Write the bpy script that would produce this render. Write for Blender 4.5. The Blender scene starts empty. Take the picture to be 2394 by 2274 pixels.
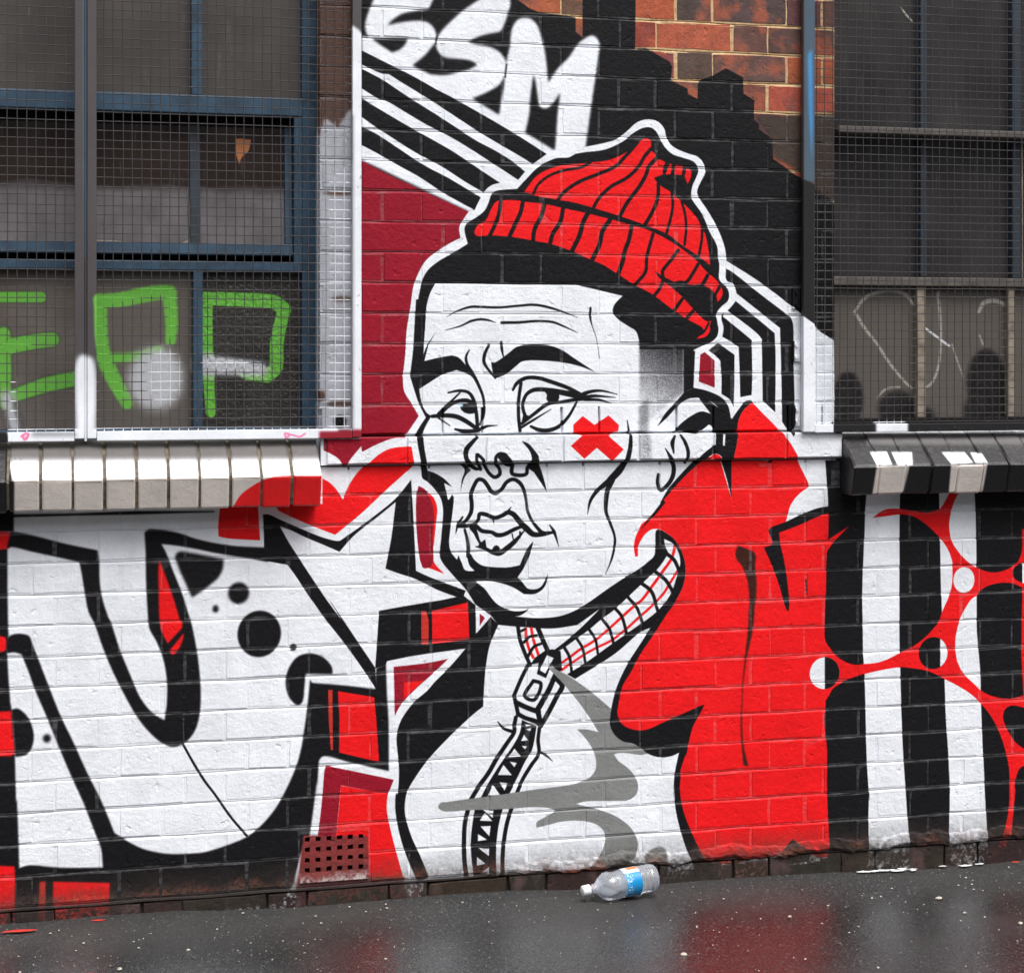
import bpy, bmesh, math, random
import numpy as np
from mathutils import Vector, Matrix

# ------------------------------------------------------------------ clear
for blk in (bpy.data.objects, bpy.data.meshes, bpy.data.materials, bpy.data.images):
    for it in list(blk):
        blk.remove(it)
scene = bpy.context.scene
COL = scene.collection
R = math.radians

# ------------------------------------------------------------------ camera
cam = bpy.data.objects.new('camera', bpy.data.cameras.new('camera'))
COL.objects.link(cam)
cam.location = (0.0, -4.910, 1.526)
cam.rotation_euler = (R(90), 0, R(-14.04))
cam.data.sensor_fit = 'HORIZONTAL'
cam.data.sensor_width = 36.0
cam.data.lens = 62.98
cam.data.shift_y = -0.1299
cam.data.clip_end = 500
scene.camera = cam

# ------------------------------------------------------------------ overcast sky, soft high sun, exposure
SUN_EL, SUN_AZ = 64.0, 20.0          # sun stands behind the photographer, high over the lane
w = bpy.data.worlds.new('World'); scene.world = w
w.use_nodes = True
nt = w.node_tree; nt.nodes.clear()
out = nt.nodes.new('ShaderNodeOutputWorld')
bg = nt.nodes.new('ShaderNodeBackground')
sky = nt.nodes.new('ShaderNodeTexSky')
sky.sky_type = 'NISHITA'; sky.sun_disc = False
sky.sun_elevation = R(SUN_EL); sky.sun_rotation = R(180 - SUN_AZ)
sky.air_density = 1.0; sky.dust_density = 6.0; sky.ozone_density = 1.0
hs = nt.nodes.new('ShaderNodeHueSaturation')
hs.inputs['Saturation'].default_value = 0.34      # cloud cover takes the blue out of the sky
bg.inputs['Strength'].default_value = 0.15
nt.links.new(sky.outputs[0], hs.inputs['Color'])
nt.links.new(hs.outputs[0], bg.inputs['Color'])
nt.links.new(bg.outputs[0], out.inputs['Surface'])
sun = bpy.data.objects.new('sun', bpy.data.lights.new('sun', 'SUN'))
COL.objects.link(sun)
sun.data.energy = 1.5; sun.data.angle = R(34); sun.data.color = (1.0, 0.98, 0.96)
sd = Vector((math.sin(R(SUN_AZ)) * math.cos(R(SUN_EL)), -math.cos(R(SUN_AZ)) * math.cos(R(SUN_EL)), math.sin(R(SUN_EL))))
sun.rotation_euler = sd.to_track_quat('Z', 'Y').to_euler()
sun.location = sd * 20
vs = scene.view_settings
vs.view_transform = 'Standard'; vs.look = 'None'; vs.gamma = 1.0; vs.use_curve_mapping = False
vs.exposure = 0.72

rng = random.Random(7)
nrng = np.random.default_rng(3)

# ------------------------------------------------------------------ paint: outlines measured on the wall, in millimetres (x along the wall, z up)
PAL={'Y':(92,70,62),'2':(66,56,50),'3':(176,178,186),'1':(196,198,204),'4':(88,85,84),'5':(212,203,196),'6':(92,90,90),'7':(150,142,134),'V':(66,86,102),'A':(66,134,190),'H':(98,92,86),'O':(186,120,80),'T':(176,172,162),'W':(228,232,238),'K':(17,16,19),'R':(228,22,26),'C':(142,18,38),'G':(126,128,127),'D':(58,27,20),'B':(190,215,232),'Q':(190,50,42),'M':(124,50,50),'N':(108,186,70),'S':(150,152,156),'P':(235,120,165)}
def spline(pts,closed):
    # pts: list (x,y,corner)
    n=len(pts)
    P=np.array([(p[0],p[1]) for p in pts],float)
    C=[p[2] for p in pts]
    if closed and not any(C):
        idx=list(range(n)); segs=[[*idx,0]]; ring=True
    else:
        ring=False
        if closed:
            s=C.index(True); order=[(s+k)%n for k in range(n)]+[s]
        else:
            order=list(range(n)); 
        segs=[];cur=[order[0]]
        for k in order[1:]:
            cur.append(k)
            if C[k] and k!=order[-1] or (C[k] and len(cur)>1):
                segs.append(cur);cur=[k]
        if len(cur)>1: segs.append(cur)
    out=[]
    for sg in segs:
        Q=P[sg]
        if len(Q)==2:
            out+= [Q[0]]
            last=Q[1];continue
        if ring: E=np.vstack([Q[-2],Q,Q[1]])
        else: E=np.vstack([2*Q[0]-Q[1],Q,2*Q[-1]-Q[-2]])
        for i in range(1,len(E)-2):
            p0,p1,p2,p3=E[i-1],E[i],E[i+1],E[i+2]
            d=lambda a,b:max(np.hypot(*(b-a))**.5,1e-6)
            t0=0;t1=t0+d(p0,p1);t2=t1+d(p1,p2);t3=t2+d(p2,p3)
            for t in np.linspace(t1,t2,6,endpoint=False):
                A1=(t1-t)/(t1-t0)*p0+(t-t0)/(t1-t0)*p1
                A2=(t2-t)/(t2-t1)*p1+(t-t1)/(t2-t1)*p2
                A3=(t3-t)/(t3-t2)*p2+(t-t2)/(t3-t2)*p3
                B1=(t2-t)/(t2-t0)*A1+(t-t0)/(t2-t0)*A2
                B2=(t3-t)/(t3-t1)*A2+(t-t1)/(t3-t1)*A3
                out.append((t2-t)/(t2-t1)*B1+(t-t1)/(t2-t1)*B2)
        last=Q[-1]
    if not closed: out.append(last)
    return np.array(out)
def cover_poly(pts,x0,y0,w,h):
    """even-odd coverage on a w*h window, 4 sub rows, exact in x"""
    SS=4
    diff=np.zeros((h*SS,w+2))
    a=pts-np.array([x0,y0]); b=np.roll(a,-1,0)
    rows=[];xs=[]
    for (ax,ay),(bx,by) in zip(a,b):
        if ay==by: continue
        if ay>by: ax,ay,bx,by=bx,by,ax,ay
        r0=max(0,int(np.ceil(ay*SS-.5))); r1=min(h*SS-1,int(np.ceil(by*SS-.5))-1)
        if r1<r0: continue
        r=np.arange(r0,r1+1); yy=(r+.5)/SS
        rows.append(r); xs.append(ax+(yy-ay)*(bx-ax)/(by-ay))
    if not rows: return np.zeros((h,w))
    rows=np.concatenate(rows);xs=np.clip(np.concatenate(xs),0,w)
    o=np.lexsort((xs,rows)); rows=rows[o];xs=xs[o]
    start=np.r_[True,rows[1:]!=rows[:-1]]
    first=np.maximum.accumulate(np.where(start,np.arange(len(rows)),0))
    sg=np.where((np.arange(len(rows))-first)%2==0,1.0,-1.0)
    xi=np.floor(xs).astype(int); f=xs-xi
    np.add.at(diff,(rows,xi),sg*(1-f)); np.add.at(diff,(rows,xi+1),sg*f)
    c=np.cumsum(diff,1)[:,:w]
    return np.clip(c.reshape(h,SS,w).mean(1),0,1)
def blur(c,r):
    r=int(round(r))
    if r<1: return c
    for ax in (0,1):
        for _ in range(2):
            k=np.pad(c,[(r+1,r) if i==ax else (0,0) for i in (0,1)],mode='edge').cumsum(ax)
            n=c.shape[ax]
            if ax==0: c=(k[2*r+1:]-k[:n])/(2*r+1)
            else: c=(k[:,2*r+1:]-k[:,:n])/(2*r+1)
    return c
def cover_stroke(p,x0,y0,w,h,fe):
    c=np.zeros((h,w))
    for (ax,ay,aw),(bx,by,bw) in zip(p[:-1],p[1:]):
        m=max(aw,bw)/2+fe+1
        i0=max(0,int(min(ax,bx)-m-x0));i1=min(w,int(max(ax,bx)+m-x0)+2)
        j0=max(0,int(min(ay,by)-m-y0));j1=min(h,int(max(ay,by)+m-y0)+2)
        if i1<=i0 or j1<=j0: continue
        X,Y=np.meshgrid(np.arange(i0,i1)+x0+.5,np.arange(j0,j1)+y0+.5)
        dx,dy=bx-ax,by-ay;L=dx*dx+dy*dy+1e-9
        t=np.clip(((X-ax)*dx+(Y-ay)*dy)/L,0,1)
        d=np.hypot(X-ax-t*dx,Y-ay-t*dy); r=(aw+(bw-aw)*t)/2
        v=np.clip((r-d)/fe+.5,0,1)
        c[j0:j1,i0:i1]=np.maximum(c[j0:j1,i0:i1],v)
    return c
def draw(img,ops,xf,ps,rng):
    """img HxWx4 float 0..1, ops, xf maps op coords to pixels, ps = pixels per feather unit"""
    H,W=img.shape[:2]
    for op in ops:
        kind,col,fe=op[0],op[1],op[2]; data=op[3]
        f=max(1.0,fe*ps)
        if kind in 'PL':
            q=[(*xf(x,y),c or kind=='L') for x,y,c in data]
            pts=spline(q,True)
        elif kind in 'EH':
            cx,cy,rx,ry=data[:4]
            t=np.linspace(0,2*np.pi,64,endpoint=False)
            pts=np.array([xf(cx+rx*np.cos(u),cy+ry*np.sin(u)) for u in t])
            if kind=='H':
                lo,_=xf(data[4],cy); pts[:,0]=np.maximum(pts[:,0],lo)
        elif kind=='F':
            pts=np.array([xf(x,y) for x,y in data[0]])
        if kind=='S':
            q=[(*xf(x,y),False) for x,y,w in data]
            s0=xf(*data[0][:2]); s1=xf(data[0][0]+1,data[0][1]); sc=abs(s1[0]-s0[0])
            sp=spline(q,False) if len(q)>2 else np.array([a[:2] for a in q])
            ws=np.array([w for _,_,w in data])*sc
            tt=np.linspace(0,len(q)-1,len(sp)); wv=np.interp(tt,np.arange(len(q)),ws)
            p=[(a,b,w) for (a,b),w in zip(sp,wv)]; pts=sp; pad=ws.max()/2
        else: pad=0
        pad+=2*f+2
        x0=max(0,int(pts[:,0].min()-pad));x1=min(W,int(pts[:,0].max()+pad)+1)
        y0=max(0,int(pts[:,1].min()-pad));y1=min(H,int(pts[:,1].max()+pad)+1)
        if x1<=x0 or y1<=y0: continue
        if kind=='S': c=cover_stroke(p,x0,y0,x1-x0,y1-y0,f)
        else:
            c=cover_poly(pts,x0,y0,x1-x0,y1-y0); c=blur(c,f/2 if fe>1 else 0)
        if kind=='F':
            a=np.array(xf(*data[1][:2]));b=np.array(xf(*data[2][:2]))
            X,Y=np.meshgrid(np.arange(x0,x1),np.arange(y0,y1))
            d=b-a;t=np.clip(((X-a[0])*d[0]+(Y-a[1])*d[1])/(d@d),0,1)
            al=data[1][2]+(data[2][2]-data[1][2])*t
            al=np.clip(al+(rng.random(al.shape)-.5)*.5*np.sqrt(np.clip(al*(1-al),0,1))*1.6,0,1)
            c=blur(c,3*ps)*al
        sub=img[y0:y1,x0:x1]
        c=c[...,None]
        if col=='U': sub[...,3:]*=1-c
        else:
            sub[...,:3]=sub[...,:3]*(1-c)+np.array(PAL[col])/255*c
            sub[...,3:]=np.maximum(sub[...,3:],c)

MURAL = """
L K 1.2 769,2573 2292,2651 2292,1290 769,1306
L U 1.2 1244,2525 1279,2502 1304,2493 1395,2486 1415,2482 1415,2441 1435,2426 1435,2553 1244,2543
L U 1.2 1595,2560 1593,2398 1622,2404 1641,2397 1664,2384 1697,2368 1705,2353 1702,2315 1712,2308 1752,2291 1753,2276 1782,2263 1783,2306 1790,2317 1830,2333 1870,2355 1924,2330 1925,2283 1959,2265 1957,2209 1973,2195 1973,2181 2018,2152 2017,2095 2047,2077 2082,2053 2109,2040 2143,2021 2188,2000 2206,1972 2240,1972 2292,2651
L Y 2.4 627,2566 780,2574 780,2113 627,2108
L 3 7.2 676,2110 697,2175 733,2147 759,2192 780,2207 780,1306 627,1308 627,2108
E Y 6.0 733,1967,43,6
E Y 6.0 745,1675,31,7
E Y 6.0 685,1409,14,16
E Y 6.0 739,1386,36,8
E K 6.0 739,1338,17,17
L 2 9.6 1959,2221 2035,2221 2222,2236 2238,1957 2144,2011 2112,2051 2019,2102 2013,2155
P W 4.8 799,2406* 818,2400* 811,2413 808,2434 817,2469 836,2515* 1220,2533* 1224,2512 1218,2490 1209,2461 1200,2440 1193,2431* 1149,2421 1121,2410 1101,2398* 1134,2393 1168,2387 1193,2374 1209,2352 1211,2337* 1215,2365 1222,2395 1225,2432 1233,2454 1244,2468 1263,2475 1282,2473 1301,2457 1313,2427 1323,2390 1329,2351 1334,2294* 1361,2334 1395,2369 1424,2410 1453,2430 1466,2433 1478,2426 1487,2407 1483,2375 1475,2319 1464,2248 1453,2170 1445,2114* 1427,2040* 1105,1922* 794,2062*
P K 4.8 1006,2523* 988,2485* 948,2478 914,2469 890,2454 871,2436* 911,2446 951,2452 982,2450 1003,2434 1012,2409* 1025,2428 1047,2451 1081,2483 1115,2508 1143,2526*
P K 4.8 827,2397* 887,2400 930,2402* 917,2380 902,2368 884,2361* 847,2384*
P K 4.8 1008,2394* 1010,2378 1019,2363 1034,2353 1071,2350 1106,2347 1128,2337* 1106,2324 1071,2313 1034,2304 994,2304* 942,2327* 976,2355 997,2380
S K 4.8 1012,2412,4.2 1008,2390,4.2
P K 4.8 1207,2308* 1193,2284 1165,2265 1140,2252 1113,2241* 1190,2198* 1196,2236 1204,2279
S K 4.8 1212,2340,4.3 1208,2305,4.3
P K 4.8 1291,2317* 1282,2251 1279,2205 1267,2150* 1353,2102* 1356,2133 1361,2207 1369,2266* 1345,2231 1329,2220 1317,2220 1307,2227 1304,2242 1298,2282
P K 1.2 799,2363* 871,2330 911,2312 963,2287 1013,2261 1056,2241 1118,2209 1190,2171 1253,2136 1329,2091* 1290,2061* 1244,2087 1149,2138 1056,2194 994,2232 902,2284 875,2300* 853,2302 799,2325*
P K 1.2 799,2312* 835,2295 859,2283 902,2256 951,2226 1013,2190 1071,2155 1118,2126 1181,2095 1228,2068 1266,2039* 1247,2015* 1181,2055 1118,2093 1056,2128 979,2165 933,2190 871,2224 847,2231 799,2258*
P K 1.2 799,2232* 829,2213 899,2174 951,2146 1013,2114 1056,2091 1112,2056 1149,2033 1193,2006* 1171,2000 1156,1990 1145,1978* 1087,2010 1025,2048 951,2085 887,2123 841,2151 799,2179*
P K 1.2 796,2153* 835,2136 902,2095 951,2064 994,2040 1040,2018 1087,1992 1137,1964* 1119,1928* 1034,1972 963,2016 902,2048 841,2081 796,2103*
P W 1.2 1078,1849* 1075,1879 1086,1900 1102,1923 1119,1928 1141,1960 1155,1987 1171,1999 1193,2005 1246,2016* 1266,2039 1288,2061 1330,2089 1355,2103 1444,2115 1506,2129 1534,2138 1566,2161 1595,2187 1618,2197 1641,2199 1664,2192 1681,2174 1687,2152 1700,2129 1720,2116 1753,2104 1783,2095 1800,2077 1807,2052 1793,2023 1783,2001 1783,1985 1813,1941 1843,1892 1866,1836 1872,1798 1872,1790 1870,1745 1891,1729 1900,1701 1900,1679 1879,1659 1865,1645 1856,1631 1862,1601 1859,1573 1826,1553 1767,1530* 1770,1417* 1874,1287* 864,1298* 918,1293* 959,1351* 940,1384 918,1421 914,1463* 921,1522 925,1587 936,1658 944,1711 958,1749 979,1784 1012,1811 1050,1835
P C 1.2 795,2060* 841,2037 902,2009 969,1980 1050,1945 1102,1923* 1086,1900 1075,1879 1078,1849* 1050,1835 1012,1811 979,1784 958,1749 944,1711 936,1658 925,1587 921,1522 914,1463* 918,1421 940,1384 959,1351* 934,1314 918,1292* 886,1291 840,1275 797,1254* 790,1320*
P K 1.2 1100,1833* 1056,1806 1018,1784 988,1760 971,1733 963,1701 955,1658 947,1587* 977,1587* 982,1658 993,1696 1007,1721* 1421,1720* 1588,1711* 1552,1687 1529,1662 1526,1643 1541,1624 1575,1602 1595,1589 1606,1555* 1606,1537* 1740,1537* 1740,1411* 1770,1426* 1771,1536* 1791,1545* 1742,1806*
S W 2.4 1422,1716,9.8 1438,1735,10.9 1458,1754,10.9 1481,1766,9.8
F K 1.2 1724,1577,1.0 1625,1373,0.12 1606,1557 1740,1558 1740,1411 1694,1381 1605,1308
F K 3.6 1608,1516,0.45 1608,967,0.1 1605,1373 1634,1395 1633,1296 1637,1222 1605,1222
P K 1.2 1100,1833* 1093,1857 1091,1879 1100,1892 1127,1909 1149,1928 1160,1950 1168,1972 1182,1983 1243,1990* 1271,2020 1305,2053 1355,2079 1395,2083 1414,2093 1443,2099 1501,2108 1556,2133 1589,2159 1615,2173 1638,2176 1654,2167 1664,2152 1674,2133 1687,2115 1707,2100 1737,2091 1767,2082 1780,2070 1785,2055 1777,2032 1767,2010 1763,1985 1766,1971 1796,1930 1819,1880 1843,1836 1846,1803 1850,1784 1850,1739 1870,1720 1879,1701 1876,1679 1856,1662 1841,1642 1844,1612 1847,1595 1841,1573 1820,1556 1791,1545* 1586,1717* 1327,1829*
P R 1.2 1263,1982* 1303,2031 1362,2057 1438,2068 1518,2080 1580,2111 1615,2141 1627,2145 1640,2138 1641,2119 1644,2108 1655,2098 1653,2084 1667,2084 1688,2075* 1679,2043* 1649,2030* 1662,2015* 1679,2003 1696,1994 1725,1972 1749,1951 1778,1921 1793,1896 1807,1869 1816,1830 1822,1781* 1784,1808 1737,1837 1691,1869 1621,1895 1552,1917 1478,1938 1410,1955 1353,1963 1291,1973
L R 1.2 1697,2073 1707,2070 1700,2043 1684,2041
L R 1.2 1714,2070 1742,2068 1735,2041 1712,2042
P R 1.2 1750,2060 1763,2054 1762,2035 1752,2015* 1743,2038*
S K 1.2 1291,1977,7.6 1303,2002,7.6 1336,2029,7.6 1381,2046,7.6 1432,2056,7.6 1458,2070,7.6
S K 1.2 1364,1964,9.8 1381,1984,9.8 1421,2012,9.8 1483,2038,9.8 1535,2062,9.9 1563,2090,9.9 1586,2115,9.9 1601,2132,9.9
S K 1.2 1469,1943,9.8 1483,1967,9.8 1518,2001,9.8 1569,2030,9.9 1604,2063,9.9 1621,2091,9.9 1640,2113,9.9
S K 1.2 1546,1917,11.0 1569,1958,11.0 1604,2003,11.0 1624,2036,11.0 1635,2064,11.0 1657,2087,11.0
S K 1.2 1621,1893,11.0 1650,1943,11.0 1662,1977,11.0 1663,2015,11.0
S K 1.2 1688,1872,8.3 1702,1922,8.3 1707,1956,8.3 1704,1989,8.3
S K 1.2 1743,1840,7.7 1748,1890,7.7 1743,1934,7.7 1734,1964,7.7
S K 1.2 1787,1808,7.8 1796,1858,7.8 1797,1891,7.8
S K 1.2 1689,2080,9.4 1681,2049,10.6
S K 1.2 1709,2075,8.1 1705,2040,8.1
S K 1.2 1743,2066,8.2 1737,2035,8.1
P K 1.2 1105,1836* 1133,1853 1227,1851 1327,1837 1336,1834 1461,1787 1586,1717 1609,1679* 1271,1752* 1105,1815*
P R 1.2 1119,1864 1127,1884 1152,1901 1167,1931 1182,1953 1202,1957 1238,1958 1271,1954 1325,1949 1381,1938 1455,1924 1541,1904 1633,1880 1702,1848 1772,1801 1810,1763 1843,1736 1860,1706 1854,1686 1840,1672* 1820,1606* 1821,1592 1809,1575 1779,1567* 1801,1594 1749,1625 1702,1655 1644,1696 1586,1725 1541,1752 1495,1779 1461,1792 1404,1816 1336,1837 1291,1844 1269,1848 1227,1854 1160,1857 1127,1855
P K 1.2 1651,1763* 1676,1748 1713,1731* 1720,1735 1743,1734 1755,1725 1801,1723 1837,1697 1843,1669 1828,1625 1813,1618 1769,1655 1736,1688 1702,1718 1667,1743
S K 1.2 1196,1959,10.8 1191,1924,10.8 1180,1891,10.8 1163,1856,10.8
S K 1.2 1260,1956,11.9 1253,1925,11.9 1238,1892,11.9 1220,1854,11.9
S K 1.2 1324,1951,11.9 1314,1915,11.9 1294,1877,11.9 1289,1842,11.9
S K 1.2 1378,1938,12.0 1370,1900,12.0 1347,1864,11.9 1339,1835,11.9
S K 1.2 1452,1926,13.1 1438,1901,13.1 1427,1863,13.1 1404,1816,13.1
S K 1.2 1518,1908,13.1 1495,1875,13.1 1486,1836,13.1 1463,1791,13.1
S K 1.2 1582,1890,12.1 1575,1854,12.1 1561,1816,12.1 1555,1788,12.1 1541,1752,12.0
S K 1.2 1647,1869,9.9 1633,1822,9.9 1627,1794,9.9 1624,1761,9.9 1592,1722,9.9
S K 1.2 1723,1823,9.9 1702,1795,9.9 1676,1762,9.9 1678,1740,9.9 1667,1712,9.9 1649,1690,9.9
S K 1.2 1784,1783,10.0 1772,1763,10.0 1755,1738,10.0 1743,1728,10.0
S K 1.2 1814,1752,11.1 1797,1723,11.1
S K 1.2 1853,1724,8.9 1837,1696,8.9
S K 1.2 1736,1683,9.9 1711,1649,9.9
S K 1.2 1772,1652,10.0 1744,1620,10.0
S K 1.2 1817,1614,6.7 1803,1589,6.7 1780,1575,6.6
S K 1.2 1040,1628,1.1 1070,1644,4.3 1109,1656,7.0 1136,1656,7.0 1192,1655,6.5 1247,1660,6.5 1292,1663,7.0 1331,1657,7.0 1370,1646,5.4 1421,1628,1.1
S K 1.2 1035,1590,1.1 1081,1603,4.3 1109,1616,6.4 1136,1621,7.0 1158,1619,5.9 1181,1612,1.1
S K 1.2 1198,1612,8.1 1247,1613,7.6 1303,1617,6.5 1348,1614,6.5 1376,1604,5.4 1421,1584,1.1
S K 1.2 1459,1655,6.5 1458,1631,7.1 1464,1604,2.2 1476,1571,1.6 1486,1511,1.1
P K 1.2 975,1562* 972,1503* 1005,1511 1054,1520* 1073,1514 1092,1495 1112,1471 1125,1447* 1103,1466 1068,1479* 1027,1466 994,1447 961,1426* 967,1394 980,1362 997,1350* 980,1346* 959,1389 945,1431 935,1463* 944,1538 946,1570 952,1676* 982,1676* 977,1591
S K 1.2 973,1506,6.4 978,1527,6.4 986,1549,3.2 1006,1581,0.5
P K 1.2 1167,1501* 1178,1500 1197,1511 1219,1527 1242,1544 1275,1550 1331,1549 1370,1537 1416,1508 1472,1473* 1416,1492 1348,1503 1258,1503 1242,1492 1219,1473 1203,1463 1181,1456* 1172,1473
S K 1.2 1161,1549,7.5 1150,1527,9.1 1147,1500,9.1 1179,1456,5.4
S K 1.2 1197,1557,7.5 1198,1538,8.1 1203,1515,3.2
S K 1.2 1104,1535,3.2 1095,1516,7.0 1098,1495,8.6 1114,1468,10.7 1131,1436,8.6 1145,1398,7.5 1146,1355,7.5 1136,1326,6.4
S K 1.2 1230,1422,6.5 1242,1441,10.8 1269,1456,10.8 1303,1456,11.4 1348,1443,11.4 1393,1427,10.9 1430,1407,13.1
S K 1.2 1254,1441,9.7 1247,1392,9.7 1247,1344,9.7 1251,1307,9.7
S K 1.2 1267,1346,9.7 1259,1376,9.7 1269,1408,9.7 1292,1422,11.9 1337,1421,13.0 1382,1413,16.3 1430,1403,18.5
P K 1.2 1323,1422* 1365,1420* 1366,1397 1359,1387 1342,1383 1331,1392
E W 1.2 1319,1405,11,12
S K 1.2 1256,1327,8.6 1292,1354,9.7 1331,1381,10.8 1370,1387,8.7 1416,1394,10.9 1438,1396,9.8
S K 1.2 1256,1317,7.6 1292,1338,6.5 1342,1367,1.6
S K 1.2 1283,1319,7.6 1303,1310,10.8 1331,1307,11.9 1365,1318,10.9 1393,1345,8.7 1418,1386,6.5
L K 1.2 1261,1354 1281,1348 1264,1327 1254,1325
S K 1.2 1430,1402,18.5 1447,1413,10.9 1487,1419,7.1 1540,1408,1.6
S K 1.2 1436,1399,10.9 1470,1404,8.7 1534,1399,1.6
S K 1.2 1442,1394,8.7 1487,1392,7.6 1523,1382,1.1
S K 1.2 1043,1415,4.3 1076,1421,8.0 1103,1415,9.1 1117,1393,10.2 1125,1355,10.2 1128,1318,10.7
S K 1.2 1018,1356,12.8 1032,1372,8.6 1054,1393,6.4 1077,1415,4.3
S K 1.2 1020,1356,11.8 1043,1377,10.7 1070,1391,10.7 1098,1393,11.8 1121,1381,11.8
P K 1.2 1080,1385* 1120,1385* 1123,1361 1109,1356 1090,1360 1079,1372
E B 3.6 1080,1381,7,6
S K 1.2 998,1350,9.6 1032,1352,11.8 1065,1349,12.8 1092,1337,12.9 1126,1314,10.7
S K 1.2 1016,1345,5.3 1049,1323,2.1
S K 1.2 1064,1313,6.4 1092,1307,11.8 1131,1310,10.7 1153,1320,7.5 1187,1323,1.1
P K 1.2 997,1354* 975,1314 970,1295 972,1266 980,1221 985,1198* 1004,1192 1032,1175 1055,1152* 1032,1163* 1039,1136 1044,1116 1055,1131* 1059,1123 1055,1075 1049,1029 1046,993 1052,969 1069,947* 1073,960* 1083,937 1092,918 1119,914* 1122,885* 1150,862 1166,840 1184,820 1210,805 1235,798 1260,798 1279,804* 1263,791 1247,784 1235,783* 1298,776 1362,778 1410,792 1458,818 1506,849 1555,879 1612,911 1632,926 1650,942 1654,968 1655,1013 1661,1019* 1678,1014* 1680,992 1684,970 1693,951* 1683,933 1661,905 1619,869 1571,827 1529,791 1490,765 1455,738 1416,712 1371,684 1351,677* 1352,684* 1394,714 1442,754 1487,796* 1419,752* 1346,745 1244,754 1188,761* 1166,789* 1122,820* 1094,864 1059,903 1027,942 1020,960 1024,1015 1029,1087 1022,1121 1004,1148 985,1167 970,1178 967,1197 961,1234 953,1277 952,1301 961,1319 980,1347*
S K 1.2 1123,1291,8.5 1106,1274,12.2 1092,1256,14.6 1092,1232,12.8 1106,1214,12.8 1125,1201,9.1 1138,1203,6.1
S K 1.2 1122,1242,9.1 1122,1225,7.9 1131,1213,9.1 1137,1199,7.9
S K 1.2 1125,1242,9.1 1140,1228,9.1 1150,1207,9.1 1162,1188,9.8 1178,1177,10.4 1192,1185,11.0 1191,1200,9.8 1178,1219,9.8 1177,1234,9.2 1188,1243,11.0 1203,1240,12.2
P K 1.2 1178,1240 1188,1247 1203,1246 1222,1227 1232,1209 1213,1207 1197,1218
S K 1.2 1229,1212,12.2 1228,1187,11.0 1251,1181,11.0 1270,1185,9.8 1273,1202,11.0 1285,1214,12.3
P K 1.2 1251,1279* 1270,1272 1285,1257 1300,1238* 1304,1220 1317,1183 1331,1132* 1311,1161 1292,1189* 1276,1202 1276,1214 1281,1226 1276,1248
P K 1.2 1078,1215* 1087,1220* 1109,1198* 1094,1183 1084,1159 1079,1135* 1083,1171 1091,1199
S K 1.2 1078,1044,9.1 1094,1056,9.7 1109,1080,11.6 1111,1104,11.6 1109,1128,11.6 1119,1156,11.0 1130,1171,11.0 1144,1169,11.0 1156,1155,11.6 1169,1136,11.6 1181,1132,11.0 1197,1142,11.0 1213,1163,11.0 1232,1170,11.0 1251,1159,11.0 1263,1138,9.8 1270,1104,8.0 1273,1082,8.0 1285,1054,8.0 1304,1029,9.8 1317,1017,12.3 1346,1018,6.2
S K 1.2 1085,1067,4.9 1072,1047,8.5 1065,1021,1.8
S K 1.2 1338,1039,3.1 1351,1019,9.8 1365,977,1.2
S K 1.2 1072,1042,10.9 1097,1042,11.6 1119,1046,9.7 1130,1058,9.7 1134,1074,11.0 1150,1073,11.6 1178,1063,11.0 1200,1069,11.6 1216,1077,12.8 1232,1071,14.7 1251,1049,15.9 1270,1030,17.8 1289,1014,15.3 1311,1012,12.3 1346,1017,7.4
S K 1.2 1225,1092,1.8 1216,1080,8.0 1203,1071,9.2
S K 1.2 1173,1063,6.7 1176,1044,1.2
S K 1.2 1125,1040,11.6 1140,1027,11.6 1169,1022,10.4 1184,1014,12.8 1203,1015,11.6 1235,1029,11.0 1257,1037,9.2
S K 1.2 1114,1037,18.3 1122,1022,12.2 1131,1000,7.3 1140,986,7.3
S K 1.2 1123,983,3.0 1147,978,9.1 1172,965,11.0 1191,962,13.4 1210,974,15.3 1235,994,13.5 1264,1025,3.1
L K 1.2 1133,991 1150,1003 1154,977 1128,982
P K 1.2 1167,967* 1175,982 1184,985 1192,977 1191,963*
S K 1.2 1228,1016,3.7 1232,998,3.1
S K 1.2 1251,1021,5.5 1251,1005,3.7
S K 1.2 1091,1031,7.3 1097,1010,9.1 1101,982,10.3 1101,957,11.6
P K 1.2 1097,961* 1106,964 1119,946 1140,930 1172,924 1219,922 1251,927* 1260,948 1276,978 1290,994* 1282,962 1263,920 1244,893* 1257,880 1273,861 1298,858 1314,866 1327,887 1333,900* 1330,878 1317,857 1295,845 1263,845* 1235,863 1203,876 1159,885 1119,885* 1109,912* 1119,916* 1105,931
S K 1.2 1569,1334,2.2 1574,1297,7.7 1573,1258,13.2 1564,1217,15.3
S K 1.2 1562,1214,15.5 1545,1191,21.7 1519,1165,19.9
S K 1.2 1516,1162,17.4 1477,1131,11.1 1458,1103,8.7 1450,1066,0.9
S K 1.2 1523,1164,18.6 1510,1133,14.3 1505,1096,13.0 1506,1071,9.3 1519,1037,8.1 1531,1002,6.8 1532,984,8.1 1523,940,6.2 1504,894,0.6
L R 1.2 1436,1347 1408,1322 1408,1305 1413,1296 1430,1292 1396,1263 1436,1226 1473,1257 1519,1218 1553,1251 1507,1291 1542,1303 1544,1320 1513,1348 1471,1321
P W 1.2 1872,1795* 1980,1731 2106,1642* 2106,1284* 1945,1286* 1885,1338* 1770,1425* 1775,1537* 1826,1553 1859,1573 1862,1617 1865,1648 1900,1695 1870,1745
L W 1.2 2085,1640 2106,1643 2143,1612 2167,1589 2210,1564 2214,1283 2064,1285
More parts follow.
